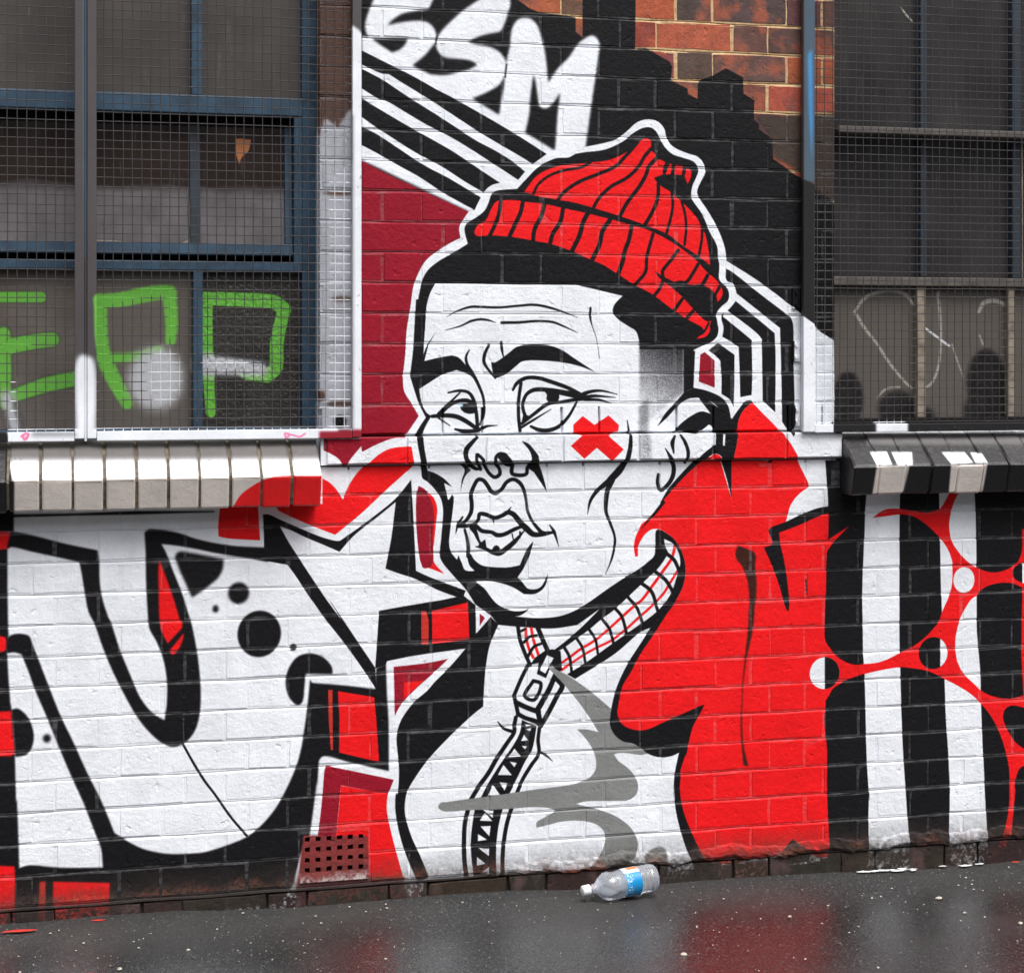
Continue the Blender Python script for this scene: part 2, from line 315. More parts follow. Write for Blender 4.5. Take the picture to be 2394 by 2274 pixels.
P K 1.2 1870,1772* 1882,1767 1980,1696 2073,1631* 2080,1611 2081,1516 2082,1297 2075,1282* 2045,1325* 2042,1516 2039,1600* 2004,1626 1903,1700* 1894,1728 1873,1737
P K 1.2 1900,1678* 2022,1585* 2025,1516 2023,1353* 1985,1387* 1983,1499 1982,1566* 1971,1580 1921,1618 1875,1650* 1886,1661
P K 1.2 1859,1634* 1897,1605 1950,1564* 1952,1460 1950,1404* 1915,1398* 1913,1472 1910,1544* 1885,1560 1859,1574* 1863,1600
P K 1.2 1846,1556* 1897,1521* 1896,1433 1894,1370* 1882,1391 1856,1408* 1856,1461 1853,1504* 1838,1519 1817,1534*
L C 1.2 1804,1529 1791,1522 1786,1444 1835,1426 1835,1505
P K 1.2 1660,1315* 1683,1351 1712,1381 1740,1411* 1770,1426* 1811,1417 1853,1399 1873,1380 1883,1349 1885,1330* 1912,1366 1930,1385 1947,1388 1955,1381* 1930,1366 1912,1338 1903,1299 1897,1260 1889,1221 1888,1101* 1876,1149 1864,1188 1854,1216 1850,1226 1835,1235 1817,1230 1805,1220 1759,1184 1724,1149 1694,1114 1677,1095* 1668,1095* 1694,1136 1729,1174 1770,1214 1805,1244 1829,1260* 1848,1261* 1854,1294 1856,1327 1850,1361 1829,1383 1800,1395 1776,1397 1753,1394 1724,1375 1689,1340
P K 1.2 1706,1294* 1729,1320 1759,1342 1794,1357 1823,1350 1847,1336 1856,1322 1854,1294 1850,1258* 1832,1258* 1832,1300 1824,1316 1817,1319* 1803,1308 1782,1295 1753,1295 1735,1302
L W 1.2 1855,1291 1862,1292 1860,1257 1854,1259
S K 1.2 1707,1287,6.6 1700,1268,13.2 1704,1239,4.4
S K 1.2 1724,1291,5.5 1738,1270,9.9 1748,1240,11.1 1744,1211,8.8
S K 1.2 1678,1253,2.2 1694,1227,11.0 1709,1202,13.2 1706,1169,13.2 1689,1144,12.1 1670,1131,9.9 1661,1153,12.1 1663,1176,9.9
P K 1.2 2182,1210* 2191,1076 2189,986 2185,922 2179,801 2179,494 2182,321 2190,155 2190,31* 2314,-18* 2320,39 2320,118 2323,232 2324,194 2317,281 2312,394 2310,491 2307,571 2303,636 2302,703 2300,803 2303,903 2307,983 2309,1047 2314,1112* 2314,1208*
P K 1.2 2423,1207* 2423,1110 2421,1045 2421,899 2421,697 2423,599 2426,485 2430,388 2437,274 2441,225 2447,139 2453,64 2460,-28* 2580,-25* 2585,159 2585,274 2586,201 2581,315 2573,429 2568,544 2559,756 2556,847 2553,977 2550,1107 2550,1205*
P K 1.2 2669,1203* 2669,1105 2672,1039 2674,892 2676,687 2679,653 2688,555 2690,473 2696,325 2703,194 2702,209 2709,93 2716,-34* 2950,-27* 2953,1199*
P R 1.2 2584,1107* 2568,1078 2552,1058* 2518,1049 2465,1055 2419,1062 2377,1061 2356,1051 2333,1037* 2377,1041 2423,1045 2465,1038 2504,1016 2550,975 2579,937 2593,901 2595,868 2593,829 2582,794 2559,747 2550,723 2529,698 2497,670 2458,646 2423,632 2377,613 2342,605 2303,604 2282,602 2255,609 2220,629 2199,653 2185,672 2177,705* 2177,494* 2192,512 2206,534 2237,552 2272,566 2307,574 2359,583 2423,589 2465,584 2518,572 2568,548 2625,518 2661,494 2688,469 2715,439 2741,398 2763,348 2777,298 2784,255 2785,205 2784,158 2771,95 2759,67 2751,30* 2775,31* 2789,71 2798,134 2805,203 2803,214 2812,253 2825,269 2916,280* 2916,492* 2834,487* 2806,480 2770,480 2734,487 2697,503 2661,533 2633,560 2611,597 2604,640 2607,682 2622,730 2640,763 2658,785 2678,797 2697,816 2734,828 2781,830 2806,824 2828,814 2916,799* 2916,991* 2827,992* 2826,927 2817,901 2803,885 2755,865 2715,865 2676,879 2651,893 2615,927 2593,960 2584,1009 2590,1048 2600,1080 2615,1106*
L R 1.2 2828,814 2916,811 2916,482 2832,486 2825,615 2826,746
E W 1.2 2633,843,35,39
E K 1.2 2531,627,47,48
H W 1.2 2531,627,47,48,2554
P K 1.2 2828,889* 2806,879 2796,862 2803,842 2828,828*
L W 1.2 2828,889 2916,887 2916,824 2828,827
P K 1.2 2764,420 2770,446 2792,457 2843,446* 2843,317* 2806,345 2781,380
P K 1.2 1665,777* 1632,725 1612,696 1571,637 1539,574 1523,518 1517,472 1528,438 1555,414 1588,405 1612,390 1632,374 1668,362 1704,364 1726,372* 1715,325 1710,284 1711,229 1711,279 1715,212 1731,145 1752,83 1778,31* 1816,34* 1810,341* 1810,530* 1721,816*
P R 1.2 1953,1382* 1980,1354 2016,1320 2052,1280 2085,1230 2089,1221 2104,1189 2125,1150 2131,1133* 2108,1119 2084,1097 2070,1075 2063,1050* 2056,1027* 2193,1056* 2191,976* 2259,1015* 2214,973 2195,952 2187,938 2185,858 2180,708 2180,689 2183,481 2180,449 2183,401 2188,352 2187,256 2190,183 2194,70 2192,39* 2163,38 2138,51 2114,72 2078,99* 2036,58 1994,49 1940,47 1893,40 1846,43 1804,57* 1781,103 1755,160 1737,211 1728,267 1731,311 1729,314 1744,361 1757,407 1769,447 1790,481 1804,507* 1790,503 1737,483 1678,461 1638,446 1612,441 1581,447 1552,464 1539,493 1542,518 1555,573 1578,609 1612,667 1648,715 1694,782 1721,816 1694,779 1724,825 1739,856 1746,897 1741,934 1727,966 1708,992 1678,1014* 1661,1020 1643,1019 1625,1008 1612,991 1602,972 1601,943* 1593,942* 1589,967 1594,998 1604,1019 1612,1035 1632,1050 1678,1102 1727,1154 1759,1184 1805,1220 1835,1234 1850,1224* 1888,1101* 1889,1221 1897,1260 1903,1299 1912,1338 1930,1366
L K 1.2 2078,99 2036,58 2018,37 2048,24 2126,29 2141,50 2114,72
S K 1.2 1678,1096,10.6 1652,1065,8.1 1625,1037,4.4 1612,1022,1.6
P K 1.2 2193,1074* 2166,1071 2114,1055 2056,1031 2012,1016 2002,1008* 2017,970* 2010,964 1988,958* 2012,908 2036,847 2060,773 2066,768* 2068,792 2061,862 2050,926 2041,961 2036,1000* 2097,1020 2149,1041 2193,1055*
S K 1.2 2121,860,5.1 2124,817,1.9
P D 2.4 1906,966* 1938,954 1961,941 1961,897 1965,865 1963,802 1960,789 1955,726 1934,632 1924,556 1921,493 1921,430 1926,376 1940,320* 1924,325* 1916,430 1918,493 1921,556 1928,632 1939,726 1941,771 1944,802 1936,866 1921,904 1900,933
E W 1.2 2180,582,47,47
H K 1.2 2180,582,47,47,2181
S R 1.2 1714,970,8.8 1704,935,8.8 1678,899,8.8 1642,853,8.7 1612,816,8.1 1588,799,8.1 1555,772,8.1 1519,742,7.4 1490,718,7.4 1458,698,7.4 1426,681,7.4 1400,663,7.4 1373,646,6.8
S R 1.2 1722,897,7.5 1701,867,7.5 1678,833,7.5 1645,800,7.5 1616,776,7.5 1604,767,7.5 1568,737,7.5 1523,705,6.8 1477,685,6.8 1442,668,6.8 1407,647,6.8 1373,626,7.4
P K 1.2 1675,1015* 1708,992 1727,966 1741,934 1746,897 1739,856 1724,825 1694,782 1665,746 1612,726 1529,664 1413,599* 1389,613* 1442,642 1523,694 1612,750 1619,754 1661,784 1691,817 1708,848 1716,872 1726,900 1730,925 1724,951 1708,976 1680,991*
S K 1.2 1688,948,10.6 1711,929,10.6 1727,896,10.7
S K 1.2 1655,896,10.6 1684,873,10.6 1707,838,10.6
S K 1.2 1612,865,10.6 1642,840,10.6 1661,784,9.4
S K 1.2 1571,826,9.3 1598,795,9.3 1616,748,8.7
S K 1.2 1532,796,9.3 1552,772,9.3 1568,718,8.7
S K 1.2 1494,766,8.7 1516,736,8.7 1528,694,8.1
S K 1.2 1453,740,8.7 1473,710,8.0 1481,668,7.4
S K 1.2 1419,712,8.0 1435,686,8.0 1444,642,6.8
S K 1.2 1381,690,9.2 1397,660,8.6 1403,617,8.0
S R 1.2 1268,747,8.0 1270,718,8.0 1279,686,8.0 1290,665,8.0
S R 1.2 1284,748,8.0 1290,717,8.0 1298,692,8.0 1309,661,8.0
S K 1.2 1245,755,11.0 1251,718,11.0 1263,684,11.0 1281,643,11.0
S K 1.2 1303,749,13.5 1317,716,13.5 1333,680,13.5
S K 1.2 1255,741,7.4 1266,746,7.4
S K 1.2 1263,709,8.6 1279,723,8.6 1300,727,7.4
S K 1.2 1274,668,9.2 1292,695,8.6 1313,703,7.4
L K 1.2 1325,683 1346,686 1370,680 1375,626 1355,616 1339,632 1327,605 1300,618 1304,633 1306,649 1281,645 1295,664
L W 1.2 1330,670 1350,661 1325,618 1309,628
S K 1.2 1277,647,11.0 1257,611,11.0 1234,560,11.0
S K 1.2 1234,560,11.6 1245,510,11.6
S K 1.2 1239,540,14.1 1273,523,14.1 1306,510,14.1
S K 1.2 1355,613,14.8 1330,561,16.0 1301,514,16.6
S K 1.2 1363,600,18.5 1375,581,15.4 1359,551,14.2 1336,509,14.1 1314,473,14.1
S K 1.2 1290,599,10.4 1312,590,10.4 1293,545,10.4 1265,557,10.4 1290,599,10.4
S K 1.2 1245,507,12.2 1266,495,12.3 1298,483,12.9 1312,470,13.5
S K 1.2 1304,510,15.4 1312,473,14.1
S K 1.2 1186,489,2.4 1203,469,7.9 1232,457,9.8
S K 1.2 1239,498,11.6 1235,477,11.6 1234,456,11.6 1213,426,12.2 1184,385,12.8 1159,344,12.8 1134,312,12.8 1109,273,12.8
P K 1.2 1257,490* 1285,476 1300,471* 1293,431 1285,401 1266,371 1251,342 1232,306 1217,278* 1137,276* 1159,316 1184,354 1210,390 1235,425 1251,455
S K 1.2 1309,470,10.4 1304,431,10.4 1306,391,10.4 1285,361,11.0 1260,323,11.0 1239,278,11.0
S K 1.2 1308,397,6.8 1327,386,6.8 1347,368,1.2
L W 1.2 1264,479 1287,473 1270,470
L W 1.2 1268,463 1285,466 1281,456
L W 1.2 1254,430 1263,448 1275,431
L W 1.2 1256,417 1272,414 1266,406
L W 1.2 1218,387 1235,410 1254,387
L W 1.2 1221,374 1242,369 1235,357
L W 1.2 1187,338 1203,366 1228,335
L W 1.2 1191,318 1215,313 1206,293
L W 1.2 1158,282 1172,312 1193,282
P K 1.2 1121,251* 1110,180 1109,126 1117,56* 1182,51* 1182,137 1189,196 1202,247*
S K 1.2 1103,255,12.9 1092,208,12.9 1089,154,12.9 1090,106,12.9 1096,56,12.9
S K 1.2 1228,248,11.9 1212,195,11.9 1203,141,11.9 1200,98,11.9 1200,58,11.9
L W 1.2 1143,243 1172,218 1174,239
L W 1.2 1134,213 1150,234 1171,209
L W 1.2 1136,197 1166,196 1162,167
L W 1.2 1129,156 1129,176 1156,158
L W 1.2 1130,137 1162,132 1161,111
L W 1.2 1126,87 1126,112 1151,91
L W 1.2 1136,65 1162,82 1161,61
P G 1.2 1335,638* 1346,641 1354,631 1394,608 1458,562 1520,509* 1518,472 1529,437 1555,414 1588,405 1612,400* 1632,374* 1612,371* 1549,381 1529,378* 1542,359 1571,336 1591,313 1601,287 1598,263 1575,245 1523,245 1439,248 1415,243* 1446,234 1498,217 1543,195 1583,160 1601,120 1595,88 1578,67 1558,52* 1449,53* 1486,90 1503,132 1498,160 1475,181 1429,194 1373,195 1328,187 1299,183* 1300,197 1328,212 1357,227* 1339,235 1294,241 1205,241 1095,244 1029,246 1015,258 1023,270 1040,271 1095,275 1150,279 1283,290 1407,299 1426,304 1455,314 1473,335 1476,354 1471,382 1455,413 1435,439 1419,455* 1445,454 1482,444* 1458,484 1426,529 1378,587 1339,629
P K 1.2 1612,441* 1638,446 1678,461 1737,483 1790,503 1804,507* 1790,481 1769,447 1757,407 1744,361 1726,372 1704,364 1668,362 1632,374 1612,390* 1588,405 1555,414 1528,438 1517,472 1536,493* 1552,464 1581,447
P G 2.4 1621,81* 1647,100 1676,102 1687,87 1690,26* 1624,31*
L K 3.6 -180,1193 -129,1186 -129,1055 -180,1056
L K 3.6 -180,1013 -145,1011 -145,901 -143,793 -142,786 -146,735 -143,678 -138,606 -133,580 -126,465 -125,420 -123,340 -121,350 -118,275 -115,168 -123,123 -123,23 -178,22
L R 3.6 -180,1060 -134,1052 -135,1029 -139,1012 -164,1008 -180,1007
P R 3.6 -180,785* -149,778* -147,752 -153,741 -180,739*
L R 2.4 -180,582 -135,582 -131,520 -125,471 -136,463 -180,466
L R 2.4 -178,178 -127,172 -125,144 -125,23 -178,19
P K 3.6 656,631* 661,621* 749,610 837,596* 840,653* 867,664* 870,574 874,513 875,367* 810,385 749,403 707,417 689,417 680,407* 677,359 673,292 675,350 664,266 654,198* 630,153* 609,71* 575,21* 394,14* 121,4* -125,13* -123,164* -91,172 -17,161 101,153* 96,205 81,246 52,325 50,330 16,409 -17,491 -45,564 -73,632 -92,687 -109,731* -128,737 -146,735* -147,755 -142,778 -125,785 -100,783 -89,777 -81,755 -67,718 -42,650 -9,563 25,489 58,412 98,327 131,243* 176,212 211,194 267,179 313,175 364,175 394,181 435,192 487,212 528,244 565,288 591,334 612,380 594,337 615,386 630,436 641,501 649,560
L Q 2.4 -63,127 -47,127 -48,22 -68,18
L R 2.4 -28,125 119,111 117,9 -30,15
P K 3.6 -134,586* -120,588 -103,576 -87,552 -78,517 -81,489 -92,469 -109,462 -125,461* -129,520
E K 4.8 -44,505,10,11
S K 1.2 310,474,5.8 344,411,6.4 372,365,6.5 394,335,6.2 441,265,6.2 483,213,6.2
P K 3.6 -136,1056* -81,1044 -9,1023 30,1013 87,1000* 91,968 92,922 98,876 115,820 120,811 143,738 172,664 200,599 234,556 263,538* 269,587 269,645 260,701 243,748 223,787 219,822 214,918 213,991 210,1045* 223,1054* 257,1050 300,1041 344,1025 394,1012 453,1002 532,996* 541,956* 482,969 394,986 344,998 286,1009 254,1013* 266,990 286,937 309,878 329,812 332,804 346,736 355,671 359,597 355,545 341,502 315,474 286,465 257,477 223,508 191,550 157,612 123,684 101,740 78,807 64,836 53,894 46,938 40,970* -9,983 -81,1001 -136,1015 -147,1011*
P K 1.2 530,995* 529,1042 527,1086* 541,1086 576,1070 630,1045 689,1020 728,1009 739,1009* 788,1042 840,1079 895,1123 938,1174* 942,1107 947,1017 952,920* 985,904 1041,881 1094,860* 1087,843* 1066,844* 1016,864 985,880 947,899 901,915 866,929* 883,1018 895,1113* 840,1070 779,1024 737,979* 689,1001 644,1021 600,1043 573,1053* 594,1014 621,971 644,935 674,889 704,844 743,792 707,850 749,788 795,718 837,655* 840,595* 810,642 749,729 695,799 659,851 707,775 674,827 644,873 615,918 594,947* 541,958 529,961*
P R 2.4 249,971* 269,917 289,858 306,804 310,801 309,784* 271,744* 254,780 249,812 247,888 246,947
P R 2.4 315,773* 309,746 292,717 283,714* 274,723*
P K 4.8 292,980 300,990 329,987 394,973 420,967* 418,942 406,918 394,907 372,890 336,866* 320,903 303,942
E K 6.0 461,874,28,29
E K 4.8 399,833,8,10
E K 3.6 517,761,59,63
E K 3.6 610,721,9,9
P K 3.6 643,647* 718,643* 715,664 689,692 653,702 621,694 597,663 589,628 594,595 606,574 621,562 631,565 637,578 640,608
L K 1.2 848,812 901,820 985,831 1025,836 1087,847 1123,818 1123,738 1094,698 1016,691 985,688 932,682 870,672 867,662 837,653 840,695
P K 1.2 1122,738* 1166,784* 1188,762* 1175,733 1162,700 1153,652 1148,606 1144,533* 1116,513 1047,453 985,391 947,341 928,309 923,293 920,251 937,186 964,125 988,65* 958,51* 931,112 912,166 899,220 893,268 896,305 899,301 904,361 901,407 897,452 901,482 913,511 947,555 985,586 1004,607 1047,647 1094,698*
L R 1.2 997,807 1100,827 1105,722 998,715
L Q 1.2 967,808 981,807 988,780 988,715 967,714
L W 1.2 1122,821 1166,784 1124,739
L C 1.2 1134,795 1149,782 1134,760
P C 1.2 889,655* 985,662 1043,671* 1016,646 985,620 947,588 913,554 901,536 892,519*
P R 1.2 918,611* 962,613 976,616* 947,591 918,566*
L R 1.2 733,595 834,574 840,515 848,393 736,426 737,520
L Q 1.2 706,600 718,599 719,433 713,435 707,521
P C 1.2 700,392* 749,379 889,342* 873,303* 741,335* 728,196* 677,196* 688,286 696,380
P R 1.2 741,334* 872,304* 869,264 877,216 899,130 916,67* 840,54* 685,65* 707,198* 728,197* 736,273
L M 2.4 638,203 816,191 821,77 918,70 923,-5 628,-4 617,49
P C 1.2 959,1155* 975,1148 985,1137* 979,1092 990,1016 995,928 985,928* 970,930*
P R 1.2 985,1138* 1001,1124 1012,1094 1010,1061 1005,1015 1002,946 1032,909* 1004,921 985,928* 998,934 1001,970 995,1016 1001,1076 995,1112
P C 1.2 959,1155 970,930 985,927 999,936 999,1015 1004,1067 998,1106 985,1134
P R 1.2 690,1181* 707,1172 728,1151 747,1122* 755,1144 773,1177 795,1205 816,1222 840,1243 870,1260 901,1266 936,1267* 944,1219* 942,1211* 916,1189 870,1149 810,1094 764,1056 725,1026* 674,1047 630,1066 570,1095* 558,1115* 690,1112*
P R 1.2 412,1118* 513,1116* 519,1016* 423,1025 407,1030* 406,1059
P C 1.2 692,1291* 796,1290* 796,1271* 776,1248 761,1228 754,1211* 746,1214* 734,1234 713,1249 692,1259*
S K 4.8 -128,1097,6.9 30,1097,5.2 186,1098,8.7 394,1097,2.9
P U 3.6 974,56* 1051,54 1122,54 1205,56 1294,55 1373,55 1452,56 1647,49 1717,30 1781,35 1810,48 1875,36 1940,38 2024,42* 2060,28 2126,24 2196,35* 2317,36 2391,34 2453,35 2516,25 2585,35 2655,29 2718,30 2950,22* 2930,-401* 937,-230*
F W 1.2 2379,35,0.35 2379,-16,0.7 2320,37 2452,36 2460,-39 2315,-29
F W 1.2 2629,32,0.4 2629,-17,0.75 2581,35 2713,32 2709,-45 2588,-37
F R 1.2 1905,39,0.4 1905,-6,0.25 1837,38 2000,39 2000,-29 1837,-17
F W 1.2 1699,26,0.3 1699,-7,0.1 1635,41 1763,32 1763,-34 1664,-27
F R 1.2 2744,33,0.5 2744,-25,0.4 2728,34 2769,31 2757,-49 2712,-46
"""
SILL = """
L 4 13.2 -589,1312 698,1297 690,1239 -584,1252
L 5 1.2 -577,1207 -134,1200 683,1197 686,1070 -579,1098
L K 3.6 -381,1298 -147,1294 -142,1246 -129,1196 -125,1194 -126,1105 -375,1105
P R 1.2 436,1111* 458,1148 487,1171 512,1186* 546,1196 587,1198 675,1196 683,1195* 687,1101*
L K 1.2 2204,1288 3061,1279 3000,1190 2655,1200 2532,1198 2410,1198 2297,1199 2197,1201 2158,1201
L K 1.2 2153,1204 2999,1196 3015,1098 2159,1114
L 6 12.0 2238,1286 3059,1277 3035,1245 2221,1255
L K 7.2 2209,1252 2295,1251 2314,1285 2228,1286
L W 2.4 2296,1237 2350,1238 2347,1200 2298,1199
L W 2.4 2363,1236 2430,1235 2412,1198 2362,1199
L W 2.4 2523,1234 2600,1233 2610,1202 2535,1199
L W 2.4 2617,1232 2652,1229 2655,1200 2616,1202
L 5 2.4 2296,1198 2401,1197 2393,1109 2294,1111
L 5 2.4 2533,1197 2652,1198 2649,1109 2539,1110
"""
SCREEN = """
S V 3.6 53,2510,10.2 53,2078,9.1 54,1783,5.7
L W 3.6 766,2428 787,2415 799,2401 799,1304 766,1305
L K 1.2 -586,1335 -143,1330 -143,1285 -586,1291
L W 1.2 -143,1328 690,1320 690,1280 -143,1290
L C 2.4 678,1317 801,1316 801,1278 678,1280
L S 9.6 -82,1321 33,1319 33,1306 -82,1307
S P 2.4 -106,1310,6.4 -100,1299,6.4 -91,1313,6.4 -97,1315,6.4 -108,1308,6.4
S P 2.4 583,1308,4.7 587,1296,4.7 597,1305,4.7 587,1308,4.7 606,1303,4.7 625,1299,4.7 639,1307,4.7
P W 9.6 31,1316* 31,1504 45,1523 58,1520 72,1514 82,1481 82,1315*
L S 3.6 672,2143 773,2181 773,1316 672,1317
L W 3.6 707,2003 768,2051 768,1321 707,1322
E W 14.4 262,1462,50,84
S W 12.0 372,1499,23.4 479,1494,23.5
S W 9.6 -130,1459,13.7 -130,1318,27.4
S N 7.2 -150,1541,27.3 -93,1555,22.8
S N 7.2 90,1670,27.7 99,1532,27.7 144,1416,27.7
S N 7.2 92,1664,27.7 276,1689,27.9 278,1574,23.3
L W 2.4 83,1328 730,1322 730,1312 83,1319
L V 1.2 2104,2593 2138,2595 2134,2030 2104,2029
L A 3.6 2113,2400 2127,2416 2130,2208 2126,2085 2116,2238
L K 1.2 2099,2035 2138,2019 2138,1606 2099,1639
L W 1.2 2093,1639 2140,1608 2140,1276 2093,1276
L K 2.4 2192,1325 2823,1319 3126,1316 3126,1269 2192,1280
L W 1.2 2093,1326 2195,1325 2195,1284 2093,1285
L W 4.8 2330,1327 2434,1326 2434,1290 2330,1291
L 6 3.6 2136,2005 2195,1967 2198,1590 2136,1618
L W 2.4 2129,1614 2153,1592 2201,1564 2206,1325 2129,1325
"""
GLASS = """
L H 7.2 84,1759 345,1762 345,1317 84,1319
S N 6.0 -194,1677,31.3 -61,1678,32.4
S N 9.6 -158,1579,39.3 -154,1462,36.9 -154,1387,28.0
S N 7.2 -158,1541,44.9 -77,1558,45.0 -32,1563,42.8
S N 9.6 -122,1415,39.3 -55,1438,45.1 46,1461,45.3
S N 6.0 94,1668,39.8 152,1673,40.8 245,1692,42.0 281,1693,42.0
S N 7.2 281,1693,37.7 288,1604,34.4 285,1561,28.7
S N 6.0 93,1668,41.6 101,1532,41.7 129,1461,41.7 168,1390,34.2
S N 9.6 124,1513,28.4 199,1518,26.2 255,1537,22.9
S N 4.8 382,1677,40.3 482,1675,41.5 574,1667,42.6 598,1647,40.7
S N 4.8 382,1677,40.3 382,1604,37.9 387,1484,35.5 395,1362,29.8
S N 4.8 598,1652,38.3 578,1556,40.7 574,1484,40.7 549,1462,38.2
S N 9.6 554,1462,38.2 497,1467,34.8 458,1489,23.1
E 1 26.4 245,1456,75,86
E 1 16.8 236,1442,51,52
S 1 24.0 377,1494,67.2 530,1484,48.3
S 1 26.4 -149,1406,37.4 -131,1331,37.4
S 7 1.2 80,1832,11.4 336,1836,11.5 337,1904,9.6 332,1978,3.8
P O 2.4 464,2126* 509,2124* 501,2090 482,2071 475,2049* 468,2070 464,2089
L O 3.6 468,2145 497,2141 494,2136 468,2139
L H 9.6 2255,1725 3154,1733 3154,1602 2255,1599
L H 9.6 2255,1643 3154,1648 3154,1288 2255,1297
S T 2.4 2328,1652,7.4 2362,1694,11.6 2431,1716,10.6 2495,1706,11.7 2523,1674,8.5
S T 2.4 2605,1712,11.7 2611,1653,9.6 2614,1560,8.5 2605,1480,8.5 2581,1432,8.5 2547,1416,5.3
S T 2.4 2328,1652,9.5 2362,1601,9.5 2402,1554,8.4 2443,1496,8.5 2495,1438,7.4 2518,1419,6.4
S T 2.4 2402,1390,4.2 2431,1417,7.4 2477,1422,7.4
S T 2.4 2743,1654,10.7 2760,1681,13.9 2793,1689,14.0 2832,1679,10.7
S T 2.4 2652,1554,4.3 2669,1506,5.3 2690,1453,3.2
S T 2.4 2746,1581,5.4 2757,1554,5.4
S W 1.2 2544,1615,6.4 2643,1548,7.5
S T 2.4 2480,2581,5.3 2500,2558,8.5 2518,2541,6.4
E K 12.0 2306,1386,48,84
E K 14.4 2469,1358,63,53
E K 12.0 2769,1436,66,102
E K 14.4 2769,1345,77,64
E K 16.8 2558,1331,35,27
"""


def parse_ops(text):
    ops = []
    for ln in text.strip().splitlines():
        p = ln.split()
        kind, col, fe = p[0], p[1], float(p[2])
        if kind == 'F':
            pts = [tuple(map(float, t.split(','))) for t in p[5:]]
            ops.append((kind, col, fe, (pts, tuple(map(float, p[3].split(','))), tuple(map(float, p[4].split(','))))))
        elif kind == 'S':
            ops.append((kind, col, fe, [tuple(map(float, t.split(','))) for t in p[3:]]))
        elif kind in 'EH':
            ops.append((kind, col, fe, list(map(float, p[3].split(',')))))
        else:
            ops.append((kind, col, fe, [(*map(float, t.rstrip('*').split(',')), t.endswith('*')) for t in p[3:]]))
    return ops

def paint_image(name, text, x0, x1, z0, z1, ppm, base=None):
    W, H = int((x1 - x0) * ppm), int((z1 - z0) * ppm)
    img = np.zeros((H, W, 4))
    if base is not None:
        img[..., :3] = np.array(base) / 255.0; img[..., 3] = 1
    k = ppm / 1000.0
    draw(img, parse_ops(text), lambda x, z: ((x - x0 * 1000) * k, (z - z0 * 1000) * k), k, nrng)
    im = bpy.data.images.new(name, W, H, alpha=True)
    im.alpha_mode = 'CHANNEL_PACKED'
    im.pixels.foreach_set(np.clip(img, 0, 1).astype(np.float32).ravel())
    im.update(); im.pack()
    return im, (x0, x1, z0, z1)

MURAL_IMG = paint_image('mural_paint', MURAL, -.35, 3.05, -.06, 2.70, 640, PAL['W'])  # thin stroke under the left sill: painted gap shadow with black grime
SILL_IMG = paint_image('sill_paint', SILL, -.35, 3.05, 1.06, 1.34, 640, PAL['W'])  # cream on the brick fronts puts their warm shade into the colour
SCREEN_IMG = paint_image('screen_paint', SCREEN, -.35, 3.05, 1.22, 2.70, 420, (72, 68, 70))
GLASS_IMG = paint_image('glass_paint', GLASS, -.35, 3.05, 1.22, 2.70, 380)  # orange marks: a lamp's reflection painted onto the vent pane

# ------------------------------------------------------------------ node helpers
def lin(*c):
    return tuple(((v / 255) / 12.92 if v / 255 <= .04045 else ((v / 255 + .055) / 1.055) ** 2.4) for v in c) + (1,)

